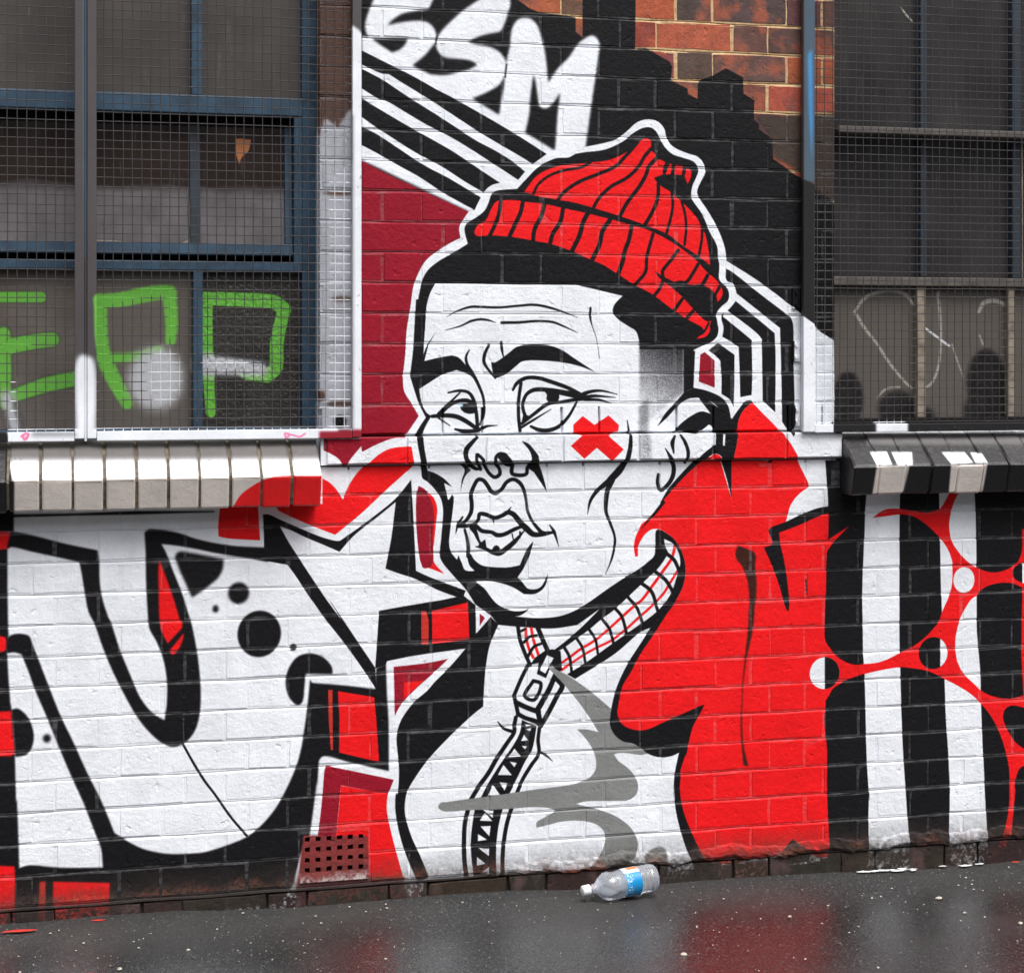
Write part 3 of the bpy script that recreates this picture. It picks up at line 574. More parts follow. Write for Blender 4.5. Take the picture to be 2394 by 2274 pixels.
class NT:
    def __init__(s, name):
        s.m = bpy.data.materials.new(name); s.m.use_nodes = True
        s.t = s.m.node_tree; s.t.nodes.clear()
        s.out = s.n('ShaderNodeOutputMaterial'); s.b = s.n('ShaderNodeBsdfPrincipled')
        s.l(s.b.outputs[0], s.out.inputs[0])
    def n(s, k, **kw):
        x = s.t.nodes.new(k)
        for a, v in kw.items(): setattr(x, a, v)
        return x
    def l(s, a, b): s.t.links.new(a, b)
    def set(s, sock, v):
        if isinstance(v, bpy.types.NodeSocket): s.l(v, sock)
        elif v is not None: sock.default_value = v
    def pos(s):
        return s.n('ShaderNodeNewGeometry').outputs['Position']
    def math(s, op, a, b=None, c=None, clamp=False):
        x = s.n('ShaderNodeMath', operation=op); x.use_clamp = clamp
        for i, v in enumerate((a, b, c)):
            if v is not None: s.set(x.inputs[i], v)
        return x.outputs[0]
    def mix(s, f, a, b, mode='MIX'):
        x = s.n('ShaderNodeMix', data_type='RGBA', blend_type=mode)
        s.set(x.inputs[0], f); s.set(x.inputs[6], a); s.set(x.inputs[7], b)
        return x.outputs[2]
    def noise(s, vec, scale, detail=4, rough=.55, stretch=None, col=False):
        if stretch:
            mp = s.n('ShaderNodeMapping'); mp.inputs['Scale'].default_value = stretch
            s.l(vec, mp.inputs[0]); vec = mp.outputs[0]
        x = s.n('ShaderNodeTexNoise'); x.inputs['Scale'].default_value = scale
        x.inputs['Detail'].default_value = detail; x.inputs['Roughness'].default_value = rough
        s.l(vec, x.inputs['Vector'])
        return x.outputs[1 if col else 0]
    def ramp(s, v, a, b, lo=0., hi=1.):
        x = s.n('ShaderNodeMapRange'); x.clamp = True
        s.l(v, x.inputs[0])
        for i, q in enumerate((a, b, lo, hi)): x.inputs[i + 1].default_value = q
        return x.outputs[0]
    def image(s, im):
        img, (x0, x1, z0, z1) = im
        sp = s.n('ShaderNodeSeparateXYZ'); s.l(s.pos(), sp.inputs[0])
        u = s.ramp(sp.outputs[0], x0, x1); v = s.ramp(sp.outputs[2], z0, z1)
        cb = s.n('ShaderNodeCombineXYZ'); s.l(u, cb.inputs[0]); s.l(v, cb.inputs[1])
        t = s.n('ShaderNodeTexImage'); t.image = img; t.extension = 'EXTEND'; t.interpolation = 'Linear'
        s.l(cb.outputs[0], t.inputs[0])
        return t.outputs[0], t.outputs[1]
    def bump(s, h, strength, dist, prev=None):
        x = s.n('ShaderNodeBump'); x.inputs['Strength'].default_value = strength
        x.inputs['Distance'].default_value = dist
        s.l(h, x.inputs['Height'])
        if prev: s.l(prev, x.inputs['Normal'])
        return x.outputs[0]
    def fin(s, col, rough=.6, normal=None, spec=.4, metal=0.):
        s.set(s.b.inputs['Base Color'], col); s.set(s.b.inputs['Roughness'], rough)
        s.set(s.b.inputs['Specular IOR Level'], spec); s.set(s.b.inputs['Metallic'], metal)
        if normal: s.l(normal, s.b.inputs['Normal'])
        return s.m

def wear(t, col, p, streak=.5):
    """old spray paint: faint blotches, chalky dusting and fine scuffs over any colour"""
    bl = t.ramp(t.noise(p, 9, 5), .3, .7, .86, 1.04)
    mul = t.n('ShaderNodeVectorMath', operation='SCALE'); t.l(col, mul.inputs[0]); t.l(bl, mul.inputs[3])
    col = mul.outputs[0]
    gr = t.ramp(t.noise(p, 420, 2, .7), .2, .8, .86, 1.13)
    mul = t.n('ShaderNodeVectorMath', operation='SCALE'); t.l(col, mul.inputs[0]); t.l(gr, mul.inputs[3])
    col = mul.outputs[0]
    # thin vertical run marks and dust freckles, lighter than the paint
    st = t.ramp(t.noise(p, 30, 4, .7, (4.5, 1, .22)), .68, .80, 0, streak * .35)
    sp = t.ramp(t.noise(p, 190, 2, .5), .70, .82, 0, .35)
    f = t.math('MAXIMUM', st, sp)
    return t.mix(f, col, lin(150, 150, 155))

def mat_brick(name='painted_brick', foot=False):
    t = NT(name); p = t.pos()
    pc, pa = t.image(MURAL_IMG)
    oi = t.n('ShaderNodeObjectInfo')
    dk = t.n('ShaderNodeVectorMath', operation='SCALE'); t.l(oi.outputs['Color'], dk.inputs[0]); dk.inputs[3].default_value = .55
    raw = t.mix(t.ramp(t.noise(p, 22, 5, .65), .35, .75), oi.outputs['Color'], dk.outputs[0])
    raw = t.mix(t.ramp(t.noise(p, 9, 3, .6), .50, .62, 0, 0 if foot else .6), raw, lin(176, 92, 64))
    raw = t.mix(t.ramp(t.noise(p, 7, 3, .6, (1.3, 1, .8)), .55, .66, 0, .6), raw, lin(92, 72, 72))
    raw = t.mix(t.ramp(t.noise(p, 160, 3, .7), .55, .8), raw, lin(60, 46, 44))
    raw = t.mix(t.ramp(t.noise(p, 70, 3, .6, (1, 1, .4)), .62, .8, 0, .45), raw, t.mix(.25, oi.outputs['Color'], lin(170, 130, 104)))
    paint = wear(t, pc, p)
    # grime where rain splashes the foot of the wall
    sp = t.n('ShaderNodeSeparateXYZ'); t.l(p, sp.inputs[0])
    zz = t.math('ADD', sp.outputs[2], t.math('MULTIPLY', t.noise(p, 14, 5, .7), -.09))
    g = t.math('MULTIPLY', t.ramp(zz, .10, -.005), t.ramp(t.noise(p, 60, 4, .7), .25, .6, .3, .95))
    paint = t.mix(g, paint, lin(58, 50, 46))
    # paint worn through at the foot
    chip = t.math('MULTIPLY', t.ramp(zz, .05, -.02), t.ramp(t.noise(p, 90, 4, .65), .40, .50))
    a = t.math('MULTIPLY', pa, t.math('SUBTRACT', 1.0, chip))
    col = t.mix(a, raw, paint)
    h = t.noise(p, 55, 6, .62); h2 = t.noise(p, 260, 4, .6); h3 = t.ramp(t.noise(p, 34, 3, .5), .62, .75)
    nrm = t.bump(h, .38, .007); nrm = t.bump(h2, .34, .0024, nrm); nrm = t.bump(h3, .45, -.004, nrm)
    return t.fin(col, t.ramp(h, .3, .7, .48, .68), nrm, .16)

def mat_mortar(raw_col, name):
    t = NT(name); p = t.pos()
    pc, pa = t.image(MURAL_IMG)
    raw = t.mix(t.ramp(t.noise(p, 40, 5, .7), .3, .75), raw_col, lin(150, 118, 84))
    paint = wear(t, pc, p, .5)
    # dust lying along the joints shows on dark paint
    paint = t.mix(t.ramp(t.noise(p, 26, 4, .7, (1, 1, 3)), .42, .66, 0.01, .15), paint, lin(170, 170, 175))
    sp = t.n('ShaderNodeSeparateXYZ'); t.l(p, sp.inputs[0])
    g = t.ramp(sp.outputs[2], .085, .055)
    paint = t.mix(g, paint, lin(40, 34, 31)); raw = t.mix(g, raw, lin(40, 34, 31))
    col = t.mix(pa, raw, paint)
    nrm = t.bump(t.noise(p, 130, 5, .65), .5, .004)
    return t.fin(col, .7, nrm, .3)

def mat_sill():
    t = NT('painted_sill_brick'); p = t.pos()
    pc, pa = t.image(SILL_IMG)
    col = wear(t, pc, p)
    # old dirt on the upper half of the splay
    d = t.ramp(t.noise(p, 70, 5, .7), .56, .68, 0, .7)
    sp = t.n('ShaderNodeSeparateXYZ'); t.l(p, sp.inputs[0])
    d = t.math('MULTIPLY', d, t.ramp(sp.outputs[2], 1.205, 1.25, .12, 1))
    col = t.mix(d, col, lin(96, 90, 86))
    nrm = t.bump(t.noise(p, 60, 6, .6), .3, .005); nrm = t.bump(t.noise(p, 260, 3), .25, .002, nrm)
    return t.fin(col, .42, nrm, .45)

def mat_plain(name, a, b, scale, rough=.6, bump=.3, dist=.002, spec=.35, metal=0., stretch=None):
    t = NT(name); p = t.pos()
    n1 = t.noise(p, scale, 5, .65, stretch)
    col = t.mix(t.ramp(n1, .35, .68), a, b)
    nrm = t.bump(t.noise(p, scale * 4, 4), bump, dist)
    return t.fin(col, t.ramp(n1, .3, .7, rough - .08, rough + .08), nrm, spec, metal)

def mat_screen(name, wire=False):
    t = NT(name); p = t.pos()
    pc, pa = t.image(SCREEN_IMG)
    col = wear(t, pc, p, .4)
    col = t.mix(t.ramp(t.noise(p, 45, 5, .7), .62, .72, 0, .6), col, lin(82, 66, 58))
    nrm = t.bump(t.noise(p, 180, 4), .25, .0015)
    return t.fin(col, .55 if not wire else .6, nrm, .4)

def mat_frame():
    t = NT('weathered_blue_paint'); p = t.pos()
    col = t.mix(t.ramp(t.noise(p, 16, 5, .6), .35, .7), lin(56, 84, 106), lin(42, 58, 74))
    col = t.mix(t.ramp(t.noise(p, 60, 5, .7), .62, .70), col, lin(84, 92, 98))
    col = t.mix(t.ramp(t.noise(p, 140, 3, .7), .70, .76, 0, .8), col, lin(170, 170, 165))
    return t.fin(col, .5, t.bump(t.noise(p, 120, 4), .3, .0015), .4)

def mat_glass(name, a, b, rough, pebble=0., spec=.5, greying=None):
    """dirty pane: coated with grime and spray, still glossy"""
    t = NT(name); p = t.pos()
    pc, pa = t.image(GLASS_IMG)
    n1 = t.noise(p, 5, 5, .6)
    col = t.mix(t.ramp(n1, .35, .7), a, b)
    col = t.mix(t.ramp(t.noise(p, 24, 5, .7, (3, 1, .3)), .60, .75, 0, .35), col, lin(128, 124, 120))
    if greying:
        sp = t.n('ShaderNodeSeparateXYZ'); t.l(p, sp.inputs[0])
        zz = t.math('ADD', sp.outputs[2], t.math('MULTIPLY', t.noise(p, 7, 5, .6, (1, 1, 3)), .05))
        col = t.mix(t.ramp(zz, 2.02, 1.99), col, t.mix(t.ramp(t.noise(p, 14, 4), .3, .7), lin(112, 108, 110), lin(92, 89, 90)))  # grey lower part paints a reflection into the pane colour
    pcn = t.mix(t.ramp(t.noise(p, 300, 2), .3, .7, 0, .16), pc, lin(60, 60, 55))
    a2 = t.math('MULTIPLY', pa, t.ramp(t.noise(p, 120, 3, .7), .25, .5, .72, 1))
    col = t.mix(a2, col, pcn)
    nrm = t.bump(t.noise(p, 9, 2), .06, .01)
    if pebble:
        v = t.n('ShaderNodeTexVoronoi'); v.feature = 'SMOOTH_F1'; v.inputs['Scale'].default_value = 115
        t.l(p, v.inputs['Vector'])
        nrm = t.bump(v.outputs['Distance'], pebble, .005, nrm)
    return t.fin(col, t.ramp(n1, .3, .7, rough, rough + .10), nrm, spec)

def mat_asphalt():
    t = NT('wet_asphalt'); p = t.pos()
    ag = t.n('ShaderNodeTexVoronoi'); ag.inputs['Scale'].default_value = 210; t.l(p, ag.inputs['Vector'])
    col = t.mix(t.ramp(ag.outputs['Distance'], .1, .75), lin(54, 55, 55), lin(15, 15, 16))
    col = t.mix(t.ramp(ag.outputs['Color'], .80, .95, 0, .6), col, lin(118, 116, 113))
    col = t.mix(t.ramp(t.noise(p, 2.2, 5, .6), .42, .66, 0, .55), col, lin(50, 48, 46))
    fl = t.n('ShaderNodeTexVoronoi'); fl.inputs['Scale'].default_value = 62; t.l(p, fl.inputs['Vector'])
    sel = t.math('MULTIPLY', t.ramp(fl.outputs['Distance'], .16, .10), t.ramp(fl.outputs['Color'], .86, .9))
    col = t.mix(t.math('MULTIPLY', sel, .75), col, lin(178, 174, 166))
    # dry grit lies against the wall; farther out the surface is wet
    sp = t.n('ShaderNodeSeparateXYZ'); t.l(p, sp.inputs[0])
    wet = t.math('MULTIPLY', t.ramp(t.math('ADD', sp.outputs[1], t.math('MULTIPLY', t.noise(p, 3, 5, .6), .35)), .08, -.22),
                 t.ramp(t.noise(p, 1.6, 4, .6), .3, .6, .65, 1))
    rough = t.ramp(wet, 0, 1, .66, .20)
    rough = t.math('ADD', rough, t.ramp(ag.outputs['Distance'], .1, .8, -.05, .10))
    h = t.math('ADD', t.math('MULTIPLY', ag.outputs['Distance'], -.6), t.noise(p, 40, 4, .7))
    nrm = t.bump(h, .32, .003); nrm = t.bump(t.noise(p, 3, 4), .15, .02, nrm)
    return t.fin(col, rough, nrm, .55)

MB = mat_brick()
MFOOT = mat_brick('dark_foot_brick', True)
MM = mat_mortar(lin(214, 184, 140), 'lime_mortar')
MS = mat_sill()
MSF = mat_screen('painted_steel_bar'); MSW = mat_screen('galvanised_wire', True)
MF = mat_frame()
MF2 = mat_plain('dusty_dark_blue_frame', lin(50, 62, 74), lin(42, 46, 50), 18, .55)
MG_UP = mat_glass('grimy_wired_glass', lin(66, 62, 59), lin(80, 75, 70), .30)
MG_MID = mat_glass('vent_glass_grey_band', lin(44, 36, 33), lin(54, 46, 42), .12, greying=True)
MG_L = mat_glass('brown_dusty_glass', lin(92, 84, 78), lin(112, 106, 100), .34)
MG_P = mat_glass('pebbled_glass', lin(50, 48, 45), lin(62, 60, 57), .22, .55)
MG_R = mat_glass('dark_reflective_glass', lin(50, 49, 50), lin(66, 64, 64), .03, spec=1.0)
MDARK = mat_plain('dark_interior', lin(12, 11, 11), lin(20, 17, 16), 6, .8)
MBEIGE = mat_plain('peeling_cream_paint', lin(160, 150, 134), lin(112, 100, 90), 26, .55)
MGREYF = mat_plain('grey_weathered_frame', lin(104, 98, 92), lin(78, 74, 72), 20, .55)
MGROUT = mat_plain('sill_joint_mortar', lin(96, 86, 74), lin(56, 50, 44), 60, .8, .6, .004)
MMOSS = mat_plain('mossy_joint_mortar', lin(112, 102, 84), lin(58, 52, 44), 40, .8, .6, .004)
MASPH = mat_asphalt()
MCHIP = mat_plain('pale_chip', lin(188, 182, 170), lin(130, 124, 114), 40, .6)
MOPP = mat_plain('brown_brick_facade', lin(104, 88, 78), lin(76, 66, 60), 3, .8)
MOPW = mat_plain('white_window_paint', lin(205, 205, 200), lin(180, 180, 176), 3, .5)
MOPG = mat_plain('far_dark_glass', lin(38, 40, 44), lin(52, 54, 58), 1, .1)

# ------------------------------------------------------------------ object helpers
def link(name, mesh, mats, parent=None, loc=(0, 0, 0), rot=(0, 0, 0)):
    o = bpy.data.objects.new(name, mesh); COL.objects.link(o)
    if mats is not None and not mesh.materials:
        for m in (mats if isinstance(mats, (list, tuple)) else [mats]): mesh.materials.append(m)
    o.location = loc; o.rotation_euler = rot
    if parent: o.parent = parent
    return o
def empty(name, loc=(0, 0, 0)):
    o = bpy.data.objects.new(name, None); COL.objects.link(o); o.location = loc; o.empty_display_size = .1
    return o
def tag(o, label, cat, group=None):
    o['label'] = label; o['category'] = cat
    if group: o['group'] = group
    return o
def bm_mesh(bm, name, smooth=False):
    me = bpy.data.meshes.new(name); bm.normal_update(); bm.to_mesh(me); bm.free()
    if smooth:
        for p in me.polygons: p.use_smooth = True
    return me
def box(bm, x0, x1, y0, y1, z0, z1, bev=0.0):
    vs_ = [bm.verts.new((x, y, z)) for x in (x0, x1) for y in (y0, y1) for z in (z0, z1)]
    f = [(0, 1, 3, 2), (4, 6, 7, 5), (0, 4, 5, 1), (2, 3, 7, 6), (0, 2, 6, 4), (1, 5, 7, 3)]
    fs = [bm.faces.new([vs_[i] for i in q]) for q in f]
    if bev:
        bmesh.ops.bevel(bm, geom=list({e for q in fs for e in q.edges}), offset=bev, segments=2, profile=.6, affect='EDGES')
    return fs
def boxobj(name, b, mat, parent, bev=.002):
    bm = bmesh.new(); box(bm, *b, bev=bev)
    # mesh kept local to the box's middle so the object sits where it stands
    c = Vector(((b[0] + b[1]) / 2, (b[2] + b[3]) / 2, (b[4] + b[5]) / 2))
    bmesh.ops.translate(bm, verts=bm.verts, vec=-c)
    bmesh.ops.recalc_face_normals(bm, faces=bm.faces)
    return link(name, bm_mesh(bm, name), mat, parent, c - (parent.location if parent else Vector()))

# ------------------------------------------------------------------ pavement
def gz(x): return .024 - .0147 * (x + .164)
bm = bmesh.new()
xs = [-40, -6, -1.2] + [(-.6 + .1 * i) for i in range(42)] + [4.4, 9, 40]
ys = [-60, -14, -7, -3.2, -1.6] + [(-.8 + .1 * i) for i in range(9)] + [.22]
V = {}
for i, x in enumerate(xs):
    for j, y in enumerate(ys):
        xx = max(-6, min(9, x))
        near = .004 * math.sin(7 * x + 3 * y) + rng.uniform(-.0025, .0025) if -1.3 < x < 4.2 and y > -1.7 else 0
        V[i, j] = bm.verts.new((x, y, gz(xx) + near - (.010 if y > .1 else 0)))
for i in range(len(xs) - 1):
    for j in range(len(ys) - 1):
        bm.faces.new((V[i, j], V[i + 1, j], V[i + 1, j + 1], V[i, j + 1]))
o = link('pavement', bm_mesh(bm, 'pavement', True), MASPH); o['kind'] = 'structure'

# ------------------------------------------------------------------ bricks
def brick_mesh(name, L, H, r, plain=False):
    """one brick, origin at the middle of its face; the face bulges, tilts and has worn arrises"""
    nx, nz = (5, 3) if L > .15 else (3, 3)
    bm = bmesh.new(); e = .0021
    g = {}
    for i in range(nx):
        for j in range(nz):
            u, v = i / (nx - 1), j / (nz - 1)
            x = (u - .5) * (L - 2 * e); z = (v - .5) * (H - 2 * e)
            edge = i in (0, nx - 1) or j in (0, nz - 1)
            g[i, j] = bm.verts.new((x + r.uniform(-.0014, .0014), 0, z + r.uniform(-.0012, .0012)))
    if r.random() < .25:      # a knocked corner
        k = (r.choice((0, nx - 1)), r.choice((0, nz - 1))); g[k].co += Vector((0, .0015, 0)); g[k].co.x *= .985; g[k].co.z *= .93
    for i in range(nx - 1):
        for j in range(nz - 1):
            bm.faces.new((g[i, j], g[i + 1, j], g[i + 1, j + 1], g[i, j + 1]))
    ring = [(i, 0) for i in range(nx)] + [(nx - 1, j) for j in range(1, nz)] + [(i, nz - 1) for i in range(nx - 2, -1, -1)] + [(0, j) for j in range(nz - 2, 0, -1)]
    mid, back = [], []
    for (i, j) in ring:
        c = g[i, j].co
        sx = -1 if i == 0 else (1 if i == nx - 1 else 0); sz = -1 if j == 0 else (1 if j == nz - 1 else 0)
        q = Vector((c.x + sx * e, c.y + .0026, c.z + sz * e))
        mid.append(bm.verts.new(q)); back.append(bm.verts.new((q.x, .03, q.z)))
    n = len(ring)
    for k in range(n):
        a, b = g[ring[k]], g[ring[(k + 1) % n]]
        bm.faces.new((a, mid[k], mid[(k + 1) % n], b))
        bm.faces.new((mid[k], back[k], back[(k + 1) % n], mid[(k + 1) % n]))
    bmesh.ops.recalc_face_normals(bm, faces=bm.faces)
    me = bm_mesh(bm, name)
    me.materials.append(MB)
    return me

RAW = [lin(150, 78, 58), lin(158, 84, 62), lin(118, 70, 62), lin(96, 68, 64), lin(84, 64, 64), lin(104, 78, 70), lin(132, 72, 56), lin(92, 66, 60)]
def courses(parent, lines, pitch_x, head, hx, x0, x1, stretchers, headers, y=0.0, limits=None, stuff=None, dark=False):
    """Flemish bond between successive bed lines: [(z of bed line below, z of bed line above, parity)]"""
    J = .0055; cnt = 0
    for (za, zb, par) in lines:
        xa, xb = limits(za) if limits else (x0, x1)
        c = hx + (pitch_x / 2 if par else 0)
        k0 = int((xa - c) / pitch_x) - 2; k1 = int((xb - c) / pitch_x) + 2
        edges = []
        for k in range(k0, k1 + 1):
            m = c + k * pitch_x
            edges += [(m - head / 2, m + head / 2, 'h'), (m + head / 2, m + pitch_x - head / 2, 's')]
        for (a, b, t) in edges:
            a2, b2 = max(a, xa), min(b, xb)
            if b2 - a2 < .03: continue
            full = abs((b2 - a2) - (b - a)) < .002
            jx = rng.uniform(-.003, .003) if full else 0
            L = (b2 - a2) - J + rng.uniform(-.002, .002); H = (zb - za) - .0080
            src = rng.choice(stretchers if t == 's' and L > .13 else headers)
            base = src['L'], src['H']
            cx, cz = (a2 + b2) / 2 + jx, (za + zb) / 2 - .0042 + .0042
            loc = Vector((cx, y + rng.uniform(-.0009, .0009), cz + rng.uniform(-.001, .001)))
            rot = (rng.uniform(-.006, .006), rng.uniform(-.005, .005), rng.uniform(-.004, .004))
            sc = (L / base[0] * rng.choice((1, 1)), 1, H / base[1])
            if stuff is not None and (cx < -.30 or cx > 3.0):
                stuff.append((src, Matrix.LocRotScale(loc, Matrix.Rotation(rot[1], 3, 'Y').to_quaternion(), sc)))
                continue
            o = bpy.data.objects.new('brick', src); COL.objects.link(o); o.parent = parent
            o.location = loc - parent.location; o.rotation_euler = rot; o.scale = sc
            f = rng.choice(RAW) if not dark else lin(52, 45, 41)
            f = tuple(min(1, v * rng.uniform(.85, 1.15) * (1 if dark else 1.15)) for v in f[:3]) + (1,)
            o.color = f; cnt += 1
            if dark:
                o.material_slots[0].link = 'OBJECT'; o.material_slots[0].material = MFOOT
    return cnt
def lib(n, L, H, nm):
    r = random.Random(len(nm) * 31 + n); out_ = []
    for i in range(n):
        m = brick_mesh(nm, L, H, r); m['L'] = L; m['H'] = H; out_.append(m)
    return out_
ST = lib(10, .219, .074, 'stretcher_face'); HD = lib(7, .102, .074, 'header_face')

def mortar_sheet(name, parent, x0, x1, beds, ybase, mat, step=.045, zlow=None, ztop=None, depth=.12, hole=None):
    """struck joints: the bed slopes out from under each brick to the top of the brick below"""
    bm = bmesh.new()
    n = int((x1 - x0) / step) + 1
    prof = []
    if zlow is not None: prof += [(zlow, .014, 0), (zlow + .166, .014, .001)]
    for z in beds:
        prof += [(z - .0100, .0014, .0003), (z - .0090, .0005, .0005), (z - .004, .0013, .0005), (z, .0046, .0006), (z + .001, .0014, .0003)]
    prof.append((ztop, .0014, 0))
    if hole:
        prof += [(hole[2], .0014, 0), (hole[3], .0014, 0)]; prof.sort()
    cx_ = [x0 + (x1 - x0) * i / n for i in range(n + 1)]
    if hole:
        for hx_ in hole[:2]: cx_[min(range(n + 1), key=lambda i: abs(cx_[i] - hx_))] = hx_
    rows = []
    for (z, d, j) in prof:
        rows.append([bm.verts.new((cx_[i], ybase + d + rng.uniform(-j, j), z + rng.uniform(-j, j) * .45 + (.0012 * math.sin(i * .9 + z * 40) if j else 0))) for i in range(n + 1)])
    for a, b in zip(rows[:-1], rows[1:]):
        for i in range(n):
            mx_, mz_ = (a[i].co.x + a[i + 1].co.x) / 2, (a[i].co.z + b[i].co.z) / 2
            if hole and hole[0] < mx_ < hole[1] and hole[2] < mz_ < hole[3]: continue
            bm.faces.new((a[i], a[i + 1], b[i + 1], b[i]))
    # the wall's thickness behind the joints
    zl, zt = prof[0][0], prof[-1][0]
    bx = box(bm, x0, x1, ybase + .060, ybase + depth, zl, zt)
    bmesh.ops.recalc_face_normals(bm, faces=bm.faces)
    return link(name, bm_mesh(bm, name), mat, parent, -parent.location)

# ---- lower wall
XW0, XW1 = -1.0, 3.9
wall = empty('brick_wall', (1.2, 0, 0)); tag(wall, 'low painted brick wall below the sills, carrying giant lettering and the lower face of the mural', 'wall')
bed = [.062 + .0825 * k for k in range(15)]       # .062 .. 1.217
lower = []
for k in range(14):
    za = bed[k]; lower.append((za, za + .0825, 0 if k % 2 == 1 else 1))
# parity: the course from .6395 to .722 has its headers at x = 1.724
par0 = (round((.6395 - .062) / .0825)) % 2
lower = [(a, b, 0 if (i % 2) == par0 else 1) for i, (a, b, p) in enumerate(lower)]
stuff = []
def lim(z):
    return (.682, 2.205) if z > 1.10 else (XW0, XW1)
VENT = (.628, .818, .074, .206)
def lim_courses():
    # leave a hole for the air brick in the two courses it replaces
    full = []
    for (a, b, p) in lower:
        full.append((a, b, p))
    return full
for (a, b, p) in lim_courses():
    if a < .15:
        courses(wall, [(a, b, p)], .3385, .110, 1.724, XW0, VENT[0] - .002, ST, HD, limits=None, stuff=stuff)
        courses(wall, [(a, b, p)], .3385, .110, 1.724, VENT[1] + .002, XW1, ST, HD, limits=None, stuff=stuff)
    else:
        courses(wall, [(a, b, p)], .3385, .110, 1.724, XW0, XW1, ST, HD, limits=lim, stuff=stuff)
mortar_sheet('mortar', wall, XW0, XW1, bed[:14], 0.0, MM, zlow=-.12, ztop=1.205, hole=VENT)
# foot course: dark bricks set a little back under an open joint
courses(wall, [(-.042, .052, 1)], .3385, .110, 1.78, XW0, XW1, ST, HD, y=.003, stuff=stuff, dark=True)
if stuff:
    bm = bmesh.new()
    for me, mx in stuff:
        t0 = len(bm.verts); bm.from_mesh(me)
        bmesh.ops.transform(bm, matrix=mx, verts=list(bm.verts)[t0:])
    for f in bm.faces: f.smooth = False
    o = link('outer_bricks', bm_mesh(bm, 'outer_bricks'), MB, wall, -wall.location); o['kind'] = 'stuff'
# ragged lip of old render and paint that hangs over the foot course
bm = bmesh.new(); n = 230; rows = []
for (dz, dy, j) in ((.034, .0012, .005), (.024, -.0030, .005), (.012, -.0050, .005), (.002, -.0058, .006), (-.006, -.0020, .006), (-.008, .012, .003)):
    row = []
    for i in range(n + 1):
        x = -.3 + 3.3 * i / n
        amt = max(0, min(1, (x - 1.05) / .5)) * .9 + .10
        row.append(bm.verts.new((x, dy * amt + rng.uniform(-.0014, .0012) + (0 if amt > .3 else .004), .060 + dz * (.5 + .5 * amt) + rng.uniform(-j, j) * .45 + (.005 * math.sin(x * 21) + .003 * math.sin(x * 57 + 1)) * amt)))
    rows.append(row)
for a, b in zip(rows[:-1], rows[1:]):
    for i in range(n): bm.faces.new((a[i], b[i], b[i + 1], a[i + 1]))
bmesh.ops.recalc_face_normals(bm, faces=bm.faces)
link('render_lip', bm_mesh(bm, 'render_lip'), MB, wall, -wall.location).color = lin(70, 56, 50)

# air brick with square holes
def air_brick():
    x0, x1, z0, z1 = VENT; nx, nz = 6, 4
    bm = bmesh.new()
    px, pz = (x1 - x0 - .012) / nx, (z1 - z0 - .020) / nz; hw = .0068
    gx = [x0]
    for i in range(nx):
        c = x0 + .006 + px * (i + .5); gx += [c - hw, c + hw]
    gx.append(x1)
    gz_ = [z0]
    for j in range(nz):
        c = z0 + .018 + pz * (j + .5); gz_ += [c - hw, c + hw]
    gz_.append(z1)
    fr = {}; bk = {}
    for i, x in enumerate(gx):
        for j, z in enumerate(gz_):
            hole = 0 < i < len(gx) - 1 and 0 < j < len(gz_) - 1
            jx = rng.uniform(-.0012, .0012) if hole else 0
            fr[i, j] = bm.verts.new((x + jx, .002 + rng.uniform(-.0008, .0008) - (.006 if j == 0 else 0), z + jx))
            bk[i, j] = bm.verts.new((x + jx, .045, z + jx))
    for i in range(len(gx) - 1):
        for j in range(len(gz_) - 1):
            q = [(i, j), (i + 1, j), (i + 1, j + 1), (i, j + 1)]
            if i % 2 == 1 and j % 2 == 1:
                for k in range(4):
                    a, b = q[k], q[(k + 1) % 4]
                    bm.faces.new((fr[a], fr[b], bk[b], bk[a]))
                bm.faces.new([bk[k] for k in q])
            else:
                bm.faces.new([fr[k] for k in q])
    bmesh.ops.recalc_face_normals(bm, faces=bm.faces)
    return bm_mesh(bm, 'air_brick')
o = link('air_brick', air_brick(), MB, wall, -wall.location)
o['label'] = 'maroon terracotta air brick with square holes near the pavement'

# ---- pier between the two windows
PX0, PX1 = .680, 2.214
pier = empty('brick_pier', (1.45, 0, 1.217)); tag(pier, 'brick pier between the two windows, painted with a red beanie, bare bricks at top', 'brick pier')
band_lines = [(1.2175, 1.298, 0)]
courses(pier, band_lines, .226, .0, 1.60, .684, 2.232, ST, HD, y=-.017)
bm = bmesh.new(); box(bm, .684, 2.232, -.010, .10, 1.2185, 1.2945)
link('band_mortar', bm_mesh(bm, 'band_mortar'), MM, pier, -pier.location)
bedu = [1.2985 + .0848 * k for k in range(18)]
ul = []
for k in range(17):
    a, b = bedu[k], bedu[k + 1]
    ul.append((a, b, k % 2))
kr = min(range(17), key=lambda k: abs(bedu[k] - 2.396))
ul = [(a, b, 1 if (i % 2) == (kr % 2) else 0) for i, (a, b, p) in enumerate(ul)]
courses(pier, ul, .344, .112, 1.772, PX0, PX1, ST, HD)
mortar_sheet('mortar', pier, PX0 + .003, PX1 - .003, bedu[1:17], 0.0, MM, zlow=1.2975, ztop=bedu[17], depth=.26)

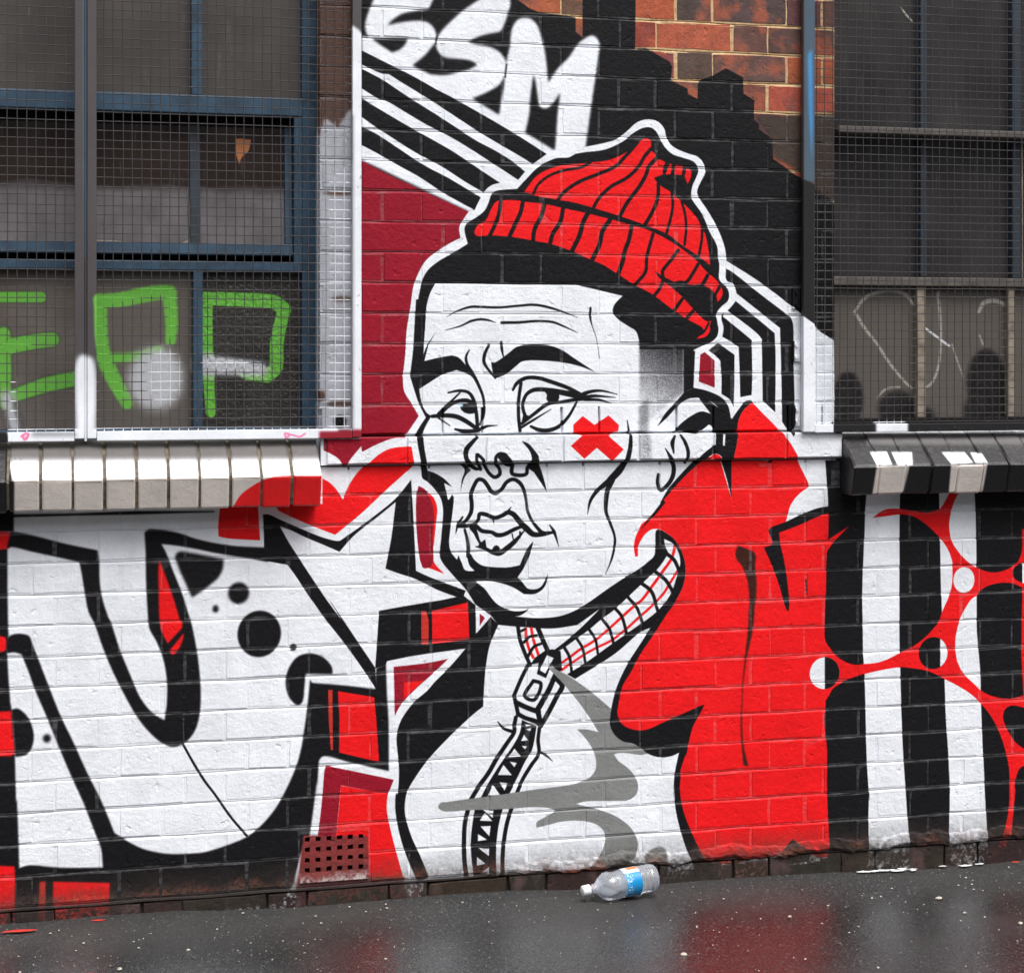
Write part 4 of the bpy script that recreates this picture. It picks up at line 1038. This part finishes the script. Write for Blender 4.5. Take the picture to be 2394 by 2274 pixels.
# ------------------------------------------------------------------ sills of splayed bricks on edge
def sill_brick(wd, r):
    """profile: back top, splay to a sharp front arris, face leaning back under it"""
    bm = bmesh.new(); h = wd / 2 - .0015
    prof = [(.03, .100), (.004, .092), (-.050, .051), (-.101, .0075), (-.106, -.001), (-.104, -.008), (-.083, -.078), (-.078, -.083), (.03, -.083)]
    secs = []
    for x, e in ((-h, .0025), (-h + .004, 0), (h - .004, 0), (h, .0025)):
        secs.append([bm.verts.new((x + r.uniform(-.0008, .0008), y + (e if y < 0 else 0) + r.uniform(-.0008, .0008), z - (e * .7 if z > -.07 else -e * .7) + r.uniform(-.0007, .0007))) for (y, z) in prof])
    for a, b in zip(secs[:-1], secs[1:]):
        for k in range(len(prof) - 1): bm.faces.new((a[k], b[k], b[k + 1], a[k + 1]))
    bm.faces.new(secs[0]); bm.faces.new(secs[-1][::-1])
    bmesh.ops.recalc_face_normals(bm, faces=bm.faces)
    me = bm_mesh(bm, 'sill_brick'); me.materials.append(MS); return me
SB = [sill_brick(.076, random.Random(40 + i)) for i in range(5)]
def sill(name, label, joints, mossy):
    root = empty(name, ((joints[0] + joints[-1]) / 2, 0, 1.196)); tag(root, label, 'window sill')
    for a, b in zip(joints[:-1], joints[1:]):
        o = bpy.data.objects.new('brick', rng.choice(SB)); COL.objects.link(o); o.parent = root
        o.location = ((a + b) / 2 - root.location.x + rng.uniform(-.001, .001), rng.uniform(-.0015, .0015), rng.uniform(-.0015, .0015))
        o.rotation_euler = (rng.uniform(-.01, .01), 0, rng.uniform(-.008, .008))
        gap = .0085 if mossy else .0035
        o.scale = ((b - a - gap) / .073, 1, 1)
    bm = bmesh.new()
    prof = [(.03, .094), (.004, .086), (-.050, .045), (-.098, .003), (-.100, -.006), (-.079, -.076), (.03, -.079)]
    secs = []
    n = 90
    for i in range(n + 1):
        x = joints[0] + .004 + (joints[-1] - joints[0] - .008) * i / n
        secs.append([bm.verts.new((x - root.location.x, y + rng.uniform(-.0016, .0016), z + rng.uniform(-.0016, .0016))) for (y, z) in prof])
    for a, b in zip(secs[:-1], secs[1:]):
        for k in range(len(prof) - 1): bm.faces.new((a[k], b[k], b[k + 1], a[k + 1]))
    bm.faces.new(secs[0]); bm.faces.new(secs[-1])
    bmesh.ops.recalc_face_normals(bm, faces=bm.faces)
    link('joint_mortar', bm_mesh(bm, 'joint_mortar'), MMOSS if mossy else MS, root)
    return root
jl = [.677 - .0818 * k for k in range(17)][::-1]
sill('window_sill', 'splayed brick sill of white bricks ending in a red painted heart under the left window', jl, True)
jr = [2.226 + .0832 * k for k in range(14)]
sill('window_sill', 'splayed brick sill painted in black and white stripes under the right window', jr, False)

# ------------------------------------------------------------------ windows
def pane(parent, mat, x0, x1, z0, z1, y, tilt=0.):
    o = boxobj('pane', (x0, x1, y, y + .006, z0, z1), mat, parent, 0)
    o.rotation_euler = (tilt, 0, 0)
    return o
wl = empty('window', (.1, .12, 1.30)); tag(wl, 'left window with weathered blue steel frame and green sprayed letters on its lower panes', 'window')
def bar(n, x0, x1, z0, z1, y0=.085, y1=.135, mat=None, par=None, bev=.003):
    return boxobj(n, (x0, x1, y0, y1, z0, z1), mat or MF, par, bev)
bar('jamb', .645, .692, 1.285, 2.80, par=wl)
bar('inner_jamb', .622, .6448, 1.752, 2.184, .080, .130, par=wl)
bar('transom', -1.0, .6448, 2.186, 2.236, .078, .135, par=wl)
bar('mullion', .340, .370, 2.2362, 2.80, par=wl)
bar('mullion', .345, .371, 1.320, 1.7535, par=wl)
bar('lower_rail', -1.0, .6448, 1.754, 1.780, par=wl)
bar('bottom_rail', -1.0, .6448, 1.285, 1.3195, par=wl)
bar('mullion', -.45, -.42, 2.2362, 2.80, par=wl)
bar('mullion', -.44, -.412, 1.320, 1.7535, par=wl)
for x0, x1 in ((-1.0, -.45), (-.42, .340), (.370, .645)): pane(wl, MG_UP, x0 + .0005, x1 - .0005, 2.2365, 2.795, .112)
for x0, x1, m in ((-1.0, -.44, MG_P), (-.412, .345, MG_L), (.371, .645, MG_P)): pane(wl, m, x0 + .0005, x1 - .0005, 1.3199, 1.7532, .112)
# the vent light stands open, leaning into the room
vent = empty('vent_sash', (.1, .105, 1.80)); vent.parent = wl; vent.location -= wl.location
def vbar(n, x0, x1, z0, z1, y0, y1, m=MF):
    return boxobj(n, (x0, x1, y0, y1, z0, z1), m, None, .002)
for n, x0, x1, z0, z1, y0, y1, m in (
        ('sash_rail', -1.0, .621, 1.798, 1.830, .095, .125, MF),
        ('sash_bar', .338, .366, 1.8302, 2.160, .100, .122, MF2),
        ('sash_rail', -1.0, .621, 2.1602, 2.176, .100, .122, MDARK),
        ('sash_stile', .600, .621, 1.8302, 2.160, .097, .123, MF)):
    o = vbar(n, x0, x1, z0, z1, y0, y1, m); o.parent = vent; o.location -= Vector((.1, .105, 1.80))
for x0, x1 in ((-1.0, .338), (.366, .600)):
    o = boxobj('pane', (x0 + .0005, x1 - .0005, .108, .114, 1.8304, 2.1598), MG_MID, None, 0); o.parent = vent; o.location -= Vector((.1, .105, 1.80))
vent.rotation_euler = (R(-4), 0, 0)
boxobj('dark_room', (-1.0, .69, .24, .26, 1.28, 2.8), MDARK, wl, 0)

wr = empty('window', (2.6, .12, 1.30)); tag(wr, 'right window with dark reflecting panes and chalky white scrawls on its lower row', 'window')
bar('mullion', 2.533, 2.554, 1.758, 2.80, mat=MF2, par=wr)
bar('mullion', 2.843, 2.872, 1.758, 2.80, mat=MF2, par=wr)
bar('jamb', 2.216, 2.242, 1.288, 2.80, .10, .135, MDARK, wr)
bar('hood_rail', 2.2425, 3.6, 2.186, 2.206, .040, .130, MGREYF, wr)
bar('lower_rail', 2.2425, 3.6, 1.731, 1.7575, .080, .135, MGREYF, wr)
bar('mullion', 2.524, 2.553, 1.330, 1.7305, .090, .135, MBEIGE, wr)
bar('mullion', 2.832, 2.853, 1.330, 1.7305, .090, .135, MBEIGE, wr)
bar('bottom_rail', 2.2425, 3.6, 1.288, 1.3295, .085, .135, MDARK, wr)
bar('edge_bead', 2.874, 2.879, 1.758, 2.186, .085, .10, MBEIGE, wr, .001)
for x0, x1 in ((2.2425, 2.533), (2.554, 2.843), (2.872, 3.5)):
    pane(wr, MG_R, x0 + .0005, x1 - .0005, 2.2065, 2.795, .112)
    pane(wr, MG_R, x0 + .0005, x1 - .0005, 1.758, 2.1855, .112)
for x0, x1 in ((2.2425, 2.524), (2.553, 2.832), (2.853, 3.5)): pane(wr, MG_L, x0 + .0005, x1 - .0005, 1.3299, 1.7303, .112)
boxobj('dark_room', (2.22, 3.6, .24, .26, 1.28, 2.8), MDARK, wr, 0)

# ------------------------------------------------------------------ mesh screens over the windows
def wires(name, x0, x1, z0, z1, parent, pitch=.0248, rr=.00125, xoff=0, zoff=0):
    bm = bmesh.new()
    def rod(p, horiz, L0, L1, yy, r_):
        n = 14; prev = None; w1 = rng.uniform(0, 6); am = .0009
        for i in range(n + 1):
            s_ = L0 + (L1 - L0) * i / n; d = am * math.sin(w1 + i * .9)
            if horiz: c = Vector((s_, yy, p + d)); ring = [c + Vector((0, -r_, 0)), c + Vector((0, r_ * .6, r_)), c + Vector((0, r_ * .6, -r_))]
            else: c = Vector((p + d, yy, s_)); ring = [c + Vector((0, -r_, 0)), c + Vector((r_, r_ * .6, 0)), c + Vector((-r_, r_ * .6, 0))]
            ring = [bm.verts.new(v) for v in ring]
            if prev:
                for k in range(3): bm.faces.new((prev[k], prev[(k + 1) % 3], ring[(k + 1) % 3], ring[k]))
            prev = ring
    x = x0 + xoff
    while x < x1: rod(x + rng.uniform(-.0008, .0008), False, z0, z1, -.0140, rr); x += pitch
    z = z0 + zoff
    while z < z1: rod(z + rng.uniform(-.0008, .0008), True, x0, x1, -.0115, rr); z += pitch
    bmesh.ops.recalc_face_normals(bm, faces=bm.faces)
    o = link(name, bm_mesh(bm, name, True), MSW, parent, -parent.location); o['kind'] = 'stuff'
    return o
sl = empty('window_screen', (.3, -.02, 1.30)); tag(sl, 'wire mesh screen in a white edged steel frame over the left blue framed window', 'mesh screen')
wires('wire_mesh', -1.0, .768, 1.314, 2.75, sl, xoff=.012, zoff=.012)
boxobj('frame_bar', (.7695, .7945, -.026, -.004, 1.2955, 2.75), MSF, sl)
boxobj('bottom_bar', (.0850, .7690, -.026, -.006, 1.2935, 1.3185), MSF, sl)
boxobj('bottom_bar', (-1.0, .0265, -.026, -.006, 1.2935, 1.3185), MSF, sl)
boxobj('post_flange', (.0275, .0520, -.024, -.004, 1.300, 2.75), MSF, sl)
boxobj('post_flange', (.0600, .0840, -.024, -.004, 1.300, 2.75), MSF, sl)
boxobj('post_web', (.0525, .0595, -.017, .020, 1.292, 2.75), MSF, sl)
sr = empty('window_screen', (2.6, -.02, 1.30)); tag(sr, 'wire mesh screen with a bright blue upright bar over the right window', 'mesh screen')
wires('wire_mesh', 2.137, 3.6, 1.312, 2.75, sr, xoff=.012, zoff=.010)
boxobj('frame_bar', (2.1000, 2.1360, -.030, -.012, 1.2960, 2.75), MSF, sr)
boxobj('bottom_bar', (2.1365, 3.6, -.030, -.010, 1.2935, 1.3170), MSF, sr)
bm = bmesh.new()
bmesh.ops.create_cone(bm, cap_ends=True, segments=10, radius1=.006, radius2=.005, depth=.006, matrix=Matrix.Rotation(R(90), 4, 'X'))
bolt = bm_mesh(bm, 'bolt_head')
for z in (1.3425, 1.5325, 1.6875):
    boxobj('fixing_plate', (2.076, 2.0995, -.007, -.001, z - .03, z + .03), MB, sr, .001)
    for dz in (-.0175, .0175): link('bolt_head', bolt, MB, sr, Vector((2.087, -.008, z + dz)) - sr.location)

# ------------------------------------------------------------------ plastic bottle
def lathe(prof, seg=28):
    bm = bmesh.new(); rings = []
    for (x, r_) in prof:
        rings.append([bm.verts.new((x, r_ * math.cos(2 * math.pi * k / seg), r_ * math.sin(2 * math.pi * k / seg))) for k in range(seg)])
    for a, b in zip(rings[:-1], rings[1:]):
        for k in range(seg): bm.faces.new((a[k], b[k], b[(k + 1) % seg], a[(k + 1) % seg]))
    return bm, rings
def mat_pet():
    t = NT('clear_plastic'); p = t.pos()
    nrm = t.bump(t.noise(p, 45, 4, .6), .5, .004)
    t.b.inputs['Transmission Weight'].default_value = .82
    t.b.inputs['IOR'].default_value = 1.45
    return t.fin(lin(236, 242, 250), .10, nrm, .6)
MPET = mat_pet()
MCAP = mat_plain('white_cap_plastic', lin(226, 232, 234), lin(212, 220, 222), 30, .4)
def mat_label():
    t = NT('printed_label')
    tc = t.n('ShaderNodeTexCoord'); sp = t.n('ShaderNodeSeparateXYZ'); t.l(tc.outputs['Object'], sp.inputs[0])
    ang = t.math('ARCTAN2', sp.outputs[2], sp.outputs[1])          # round the bottle
    x = sp.outputs[0]
    band = t.math('MULTIPLY', t.math('GREATER_THAN', x, .008), t.math('LESS_THAN', x, .056))
    a2 = t.math('ABSOLUTE', ang)
    blue = t.math('GREATER_THAN', a2, 2.16)
    col = t.mix(blue, lin(214, 224, 232), lin(20, 128, 186))
    # white figures and script printed on the blue
    wv = t.noise(tc.outputs['Object'], 170, 2, .5, (1, 1, 1.4))
    txt = t.math('MULTIPLY', t.math('MULTIPLY', t.ramp(wv, .56, .60), t.math('LESS_THAN', x, .030)), blue)
    col = t.mix(t.math('MULTIPLY', txt, .75), col, lin(196, 222, 236))
    og = t.math('MULTIPLY', t.math('MULTIPLY', t.math('GREATER_THAN', ang, 1.40), t.math('LESS_THAN', ang, 1.85)), t.math('GREATER_THAN', x, .022))
    col = t.mix(og, col, lin(214, 120, 70))
    return t.fin(col, .3, None, .5)
bt = empty('plastic_bottle', (1.512, -.112, gz(1.512))); tag(bt, 'crumpled clear plastic bottle with white cap and blue label lying against the wall', 'bottle')
prof = [(-.098, .0115), (-.090, .0118), (-.088, .0145), (-.086, .0122), (-.078, .016), (-.066, .027), (-.050, .0365), (-.034, .0405), (-.022, .0390), (-.012, .0405), (-.004, .0410), (.002, .0405),
        (.060, .0405), (.066, .0412), (.074, .0395), (.082, .0412), (.090, .0392), (.098, .0410), (.106, .0400), (.114, .0385), (.119, .034), (.117, .020), (.114, .004)]
bm, rings = lathe(prof, 32)
for v in bm.verts:
    a = math.atan2(v.co.z, v.co.y)
    if -.075 < v.co.x < .004:      # squeezed shoulder with hard creases
        s_ = math.sin((v.co.x + .075) / .079 * math.pi)
        v.co.y += .006 * s_ * math.cos(3 * a + 1 + v.co.x * 40); v.co.z += .006 * s_ * math.sin(4 * a + v.co.x * 55)
    v.co += Vector((0, rng.uniform(-.0006, .0006), rng.uniform(-.0006, .0006)))
bmesh.ops.recalc_face_normals(bm, faces=bm.faces)
body = link('bottle_body', bm_mesh(bm, 'bottle_body', True), MPET, bt, (0, 0, .044))
bm, _ = lathe([(-.124, .001), (-.1235, .0135), (-.122, .0148), (-.104, .0155), (-.1005, .0158), (-.0995, .0120)], 24)
bmesh.ops.recalc_face_normals(bm, faces=bm.faces)
link('cap', bm_mesh(bm, 'cap', True), MCAP, bt, (0, 0, .044))
bm, _ = lathe([(.006, .0414), (.030, .0417), (.058, .0414)], 40)
bmesh.ops.recalc_face_normals(bm, faces=bm.faces)
link('paper_label', bm_mesh(bm, 'paper_label', True), mat_label(), bt, (0, 0, .044))
bt.rotation_euler = (R(0), R(-3), R(10)); bt.scale = (.94, .94, .94)

# ------------------------------------------------------------------ chips, gum and grit on the pavement
bm = bmesh.new()
def fleck(x, y, r_, hgt):
    n = 7; z = gz(x) + .0030; a0 = rng.uniform(0, 6)
    el = rng.uniform(.55, 1.0)
    ring = []
    for k in range(n):
        a = a0 + 2 * math.pi * k / n; q = r_ * rng.uniform(.7, 1.1)
        ring.append(bm.verts.new((x + q * math.cos(a), y + q * el * math.sin(a), z)))
    top = [bm.verts.new((v.co.x * .75 + x * .25, v.co.y * .75 + y * .25, z + hgt)) for v in ring]
    for k in range(n): bm.faces.new((ring[k], ring[(k + 1) % n], top[(k + 1) % n], top[k]))
    bm.faces.new(top)
for i in range(520):
    x = rng.uniform(-.35, 3.0); y = -abs(rng.gauss(0, .75)) - .03
    if y < -2.2: continue
    fleck(x, y, rng.choice((.0012, .0015, .0015, .002, .0025, .004)), .0015)
for i in range(24):
    fleck(rng.uniform(-.3, 3.0), rng.uniform(-1.6, -.05), rng.uniform(.006, .011), .003)
bmesh.ops.recalc_face_normals(bm, faces=bm.faces)
o = link('pale_grit', bm_mesh(bm, 'pale_grit'), MCHIP); o['kind'] = 'stuff'

# spilt paint at the foot of the wall
MSPW = mat_plain('spilt_white_paint', lin(226, 230, 234), lin(170, 172, 172), 60, .5)
MSPR = mat_plain('spilt_red_paint', lin(214, 52, 40), lin(150, 50, 42), 60, .5)
def splash(name, mat, blobs):
    bm = bmesh.new()
    for (x, y, rx, ry) in blobs:
        n = 13; z = gz(x) + .0042
        ring = [bm.verts.new((x + rx * math.cos(2 * math.pi * k / n) * rng.uniform(.55, 1.15), y + ry * math.sin(2 * math.pi * k / n) * rng.uniform(.5, 1.2), z)) for k in range(n)]
        c = bm.verts.new((x, y, z + .0012))
        for k in range(n): bm.faces.new((ring[k], ring[(k + 1) % n], c))
    bmesh.ops.recalc_face_normals(bm, faces=bm.faces)
    o = link(name, bm_mesh(bm, name), mat); o['kind'] = 'stuff'
wb = [(rng.uniform(2.28, 2.46), rng.uniform(-.020, -.004), rng.uniform(.008, .022), rng.uniform(.004, .009)) for _ in range(14)]
wb += [(2.405, -.020, .030, .012), (2.63, -.014, .026, .010), (2.56, -.006, .015, .006), (2.68, -.005, .018, .006), (2.45, -.03, .012, .006)]
splash('spilt_white_paint', MSPW, wb)
splash('spilt_red_paint', MSPR, [(-.12, -.085, .055, .010), (.02, -.46, .045, .012), (.055, -.455, .02, .011), (.09, -.035, .018, .006), (2.80, -.008, .016, .006)])

# ------------------------------------------------------------------ building across the lane (seen only in the panes and the wet ground)
ob = empty('opposite_building', (1.0, -11.0, 0)); tag(ob, 'brown brick building with white window bars across the lane, reflected in the dark panes', 'building')
boxobj('wall', (-14, 18, -11.6, -11.0, -.3, 6.2), MOPP, ob, 0)
for k in range(9):
    x0 = -11.2 + 3.1 * k
    fr = empty('window_frame', (x0 + .9, -10.97, 3.4)); fr.parent = ob; fr.location -= ob.location
    bm = bmesh.new()
    for q in range(5): box(bm, -.95 + .46 * q, -.89 + .46 * q, -.03, .03, -1.0, 1.1)
    for z in (-1.06, 0, .55, 1.1): box(bm, -.95, .95, -.028, .028, z, z + .06)
    bmesh.ops.recalc_face_normals(bm, faces=bm.faces)
    fo = link('window_bars', bm_mesh(bm, 'window_bars'), MOPW, fr)
    bm = bmesh.new(); box(bm, -.92, .92, -.024, -.004, -1.0, 1.1)
    bmesh.ops.recalc_face_normals(bm, faces=bm.faces)
    link('pane', bm_mesh(bm, 'pane'), MOPG, fr)
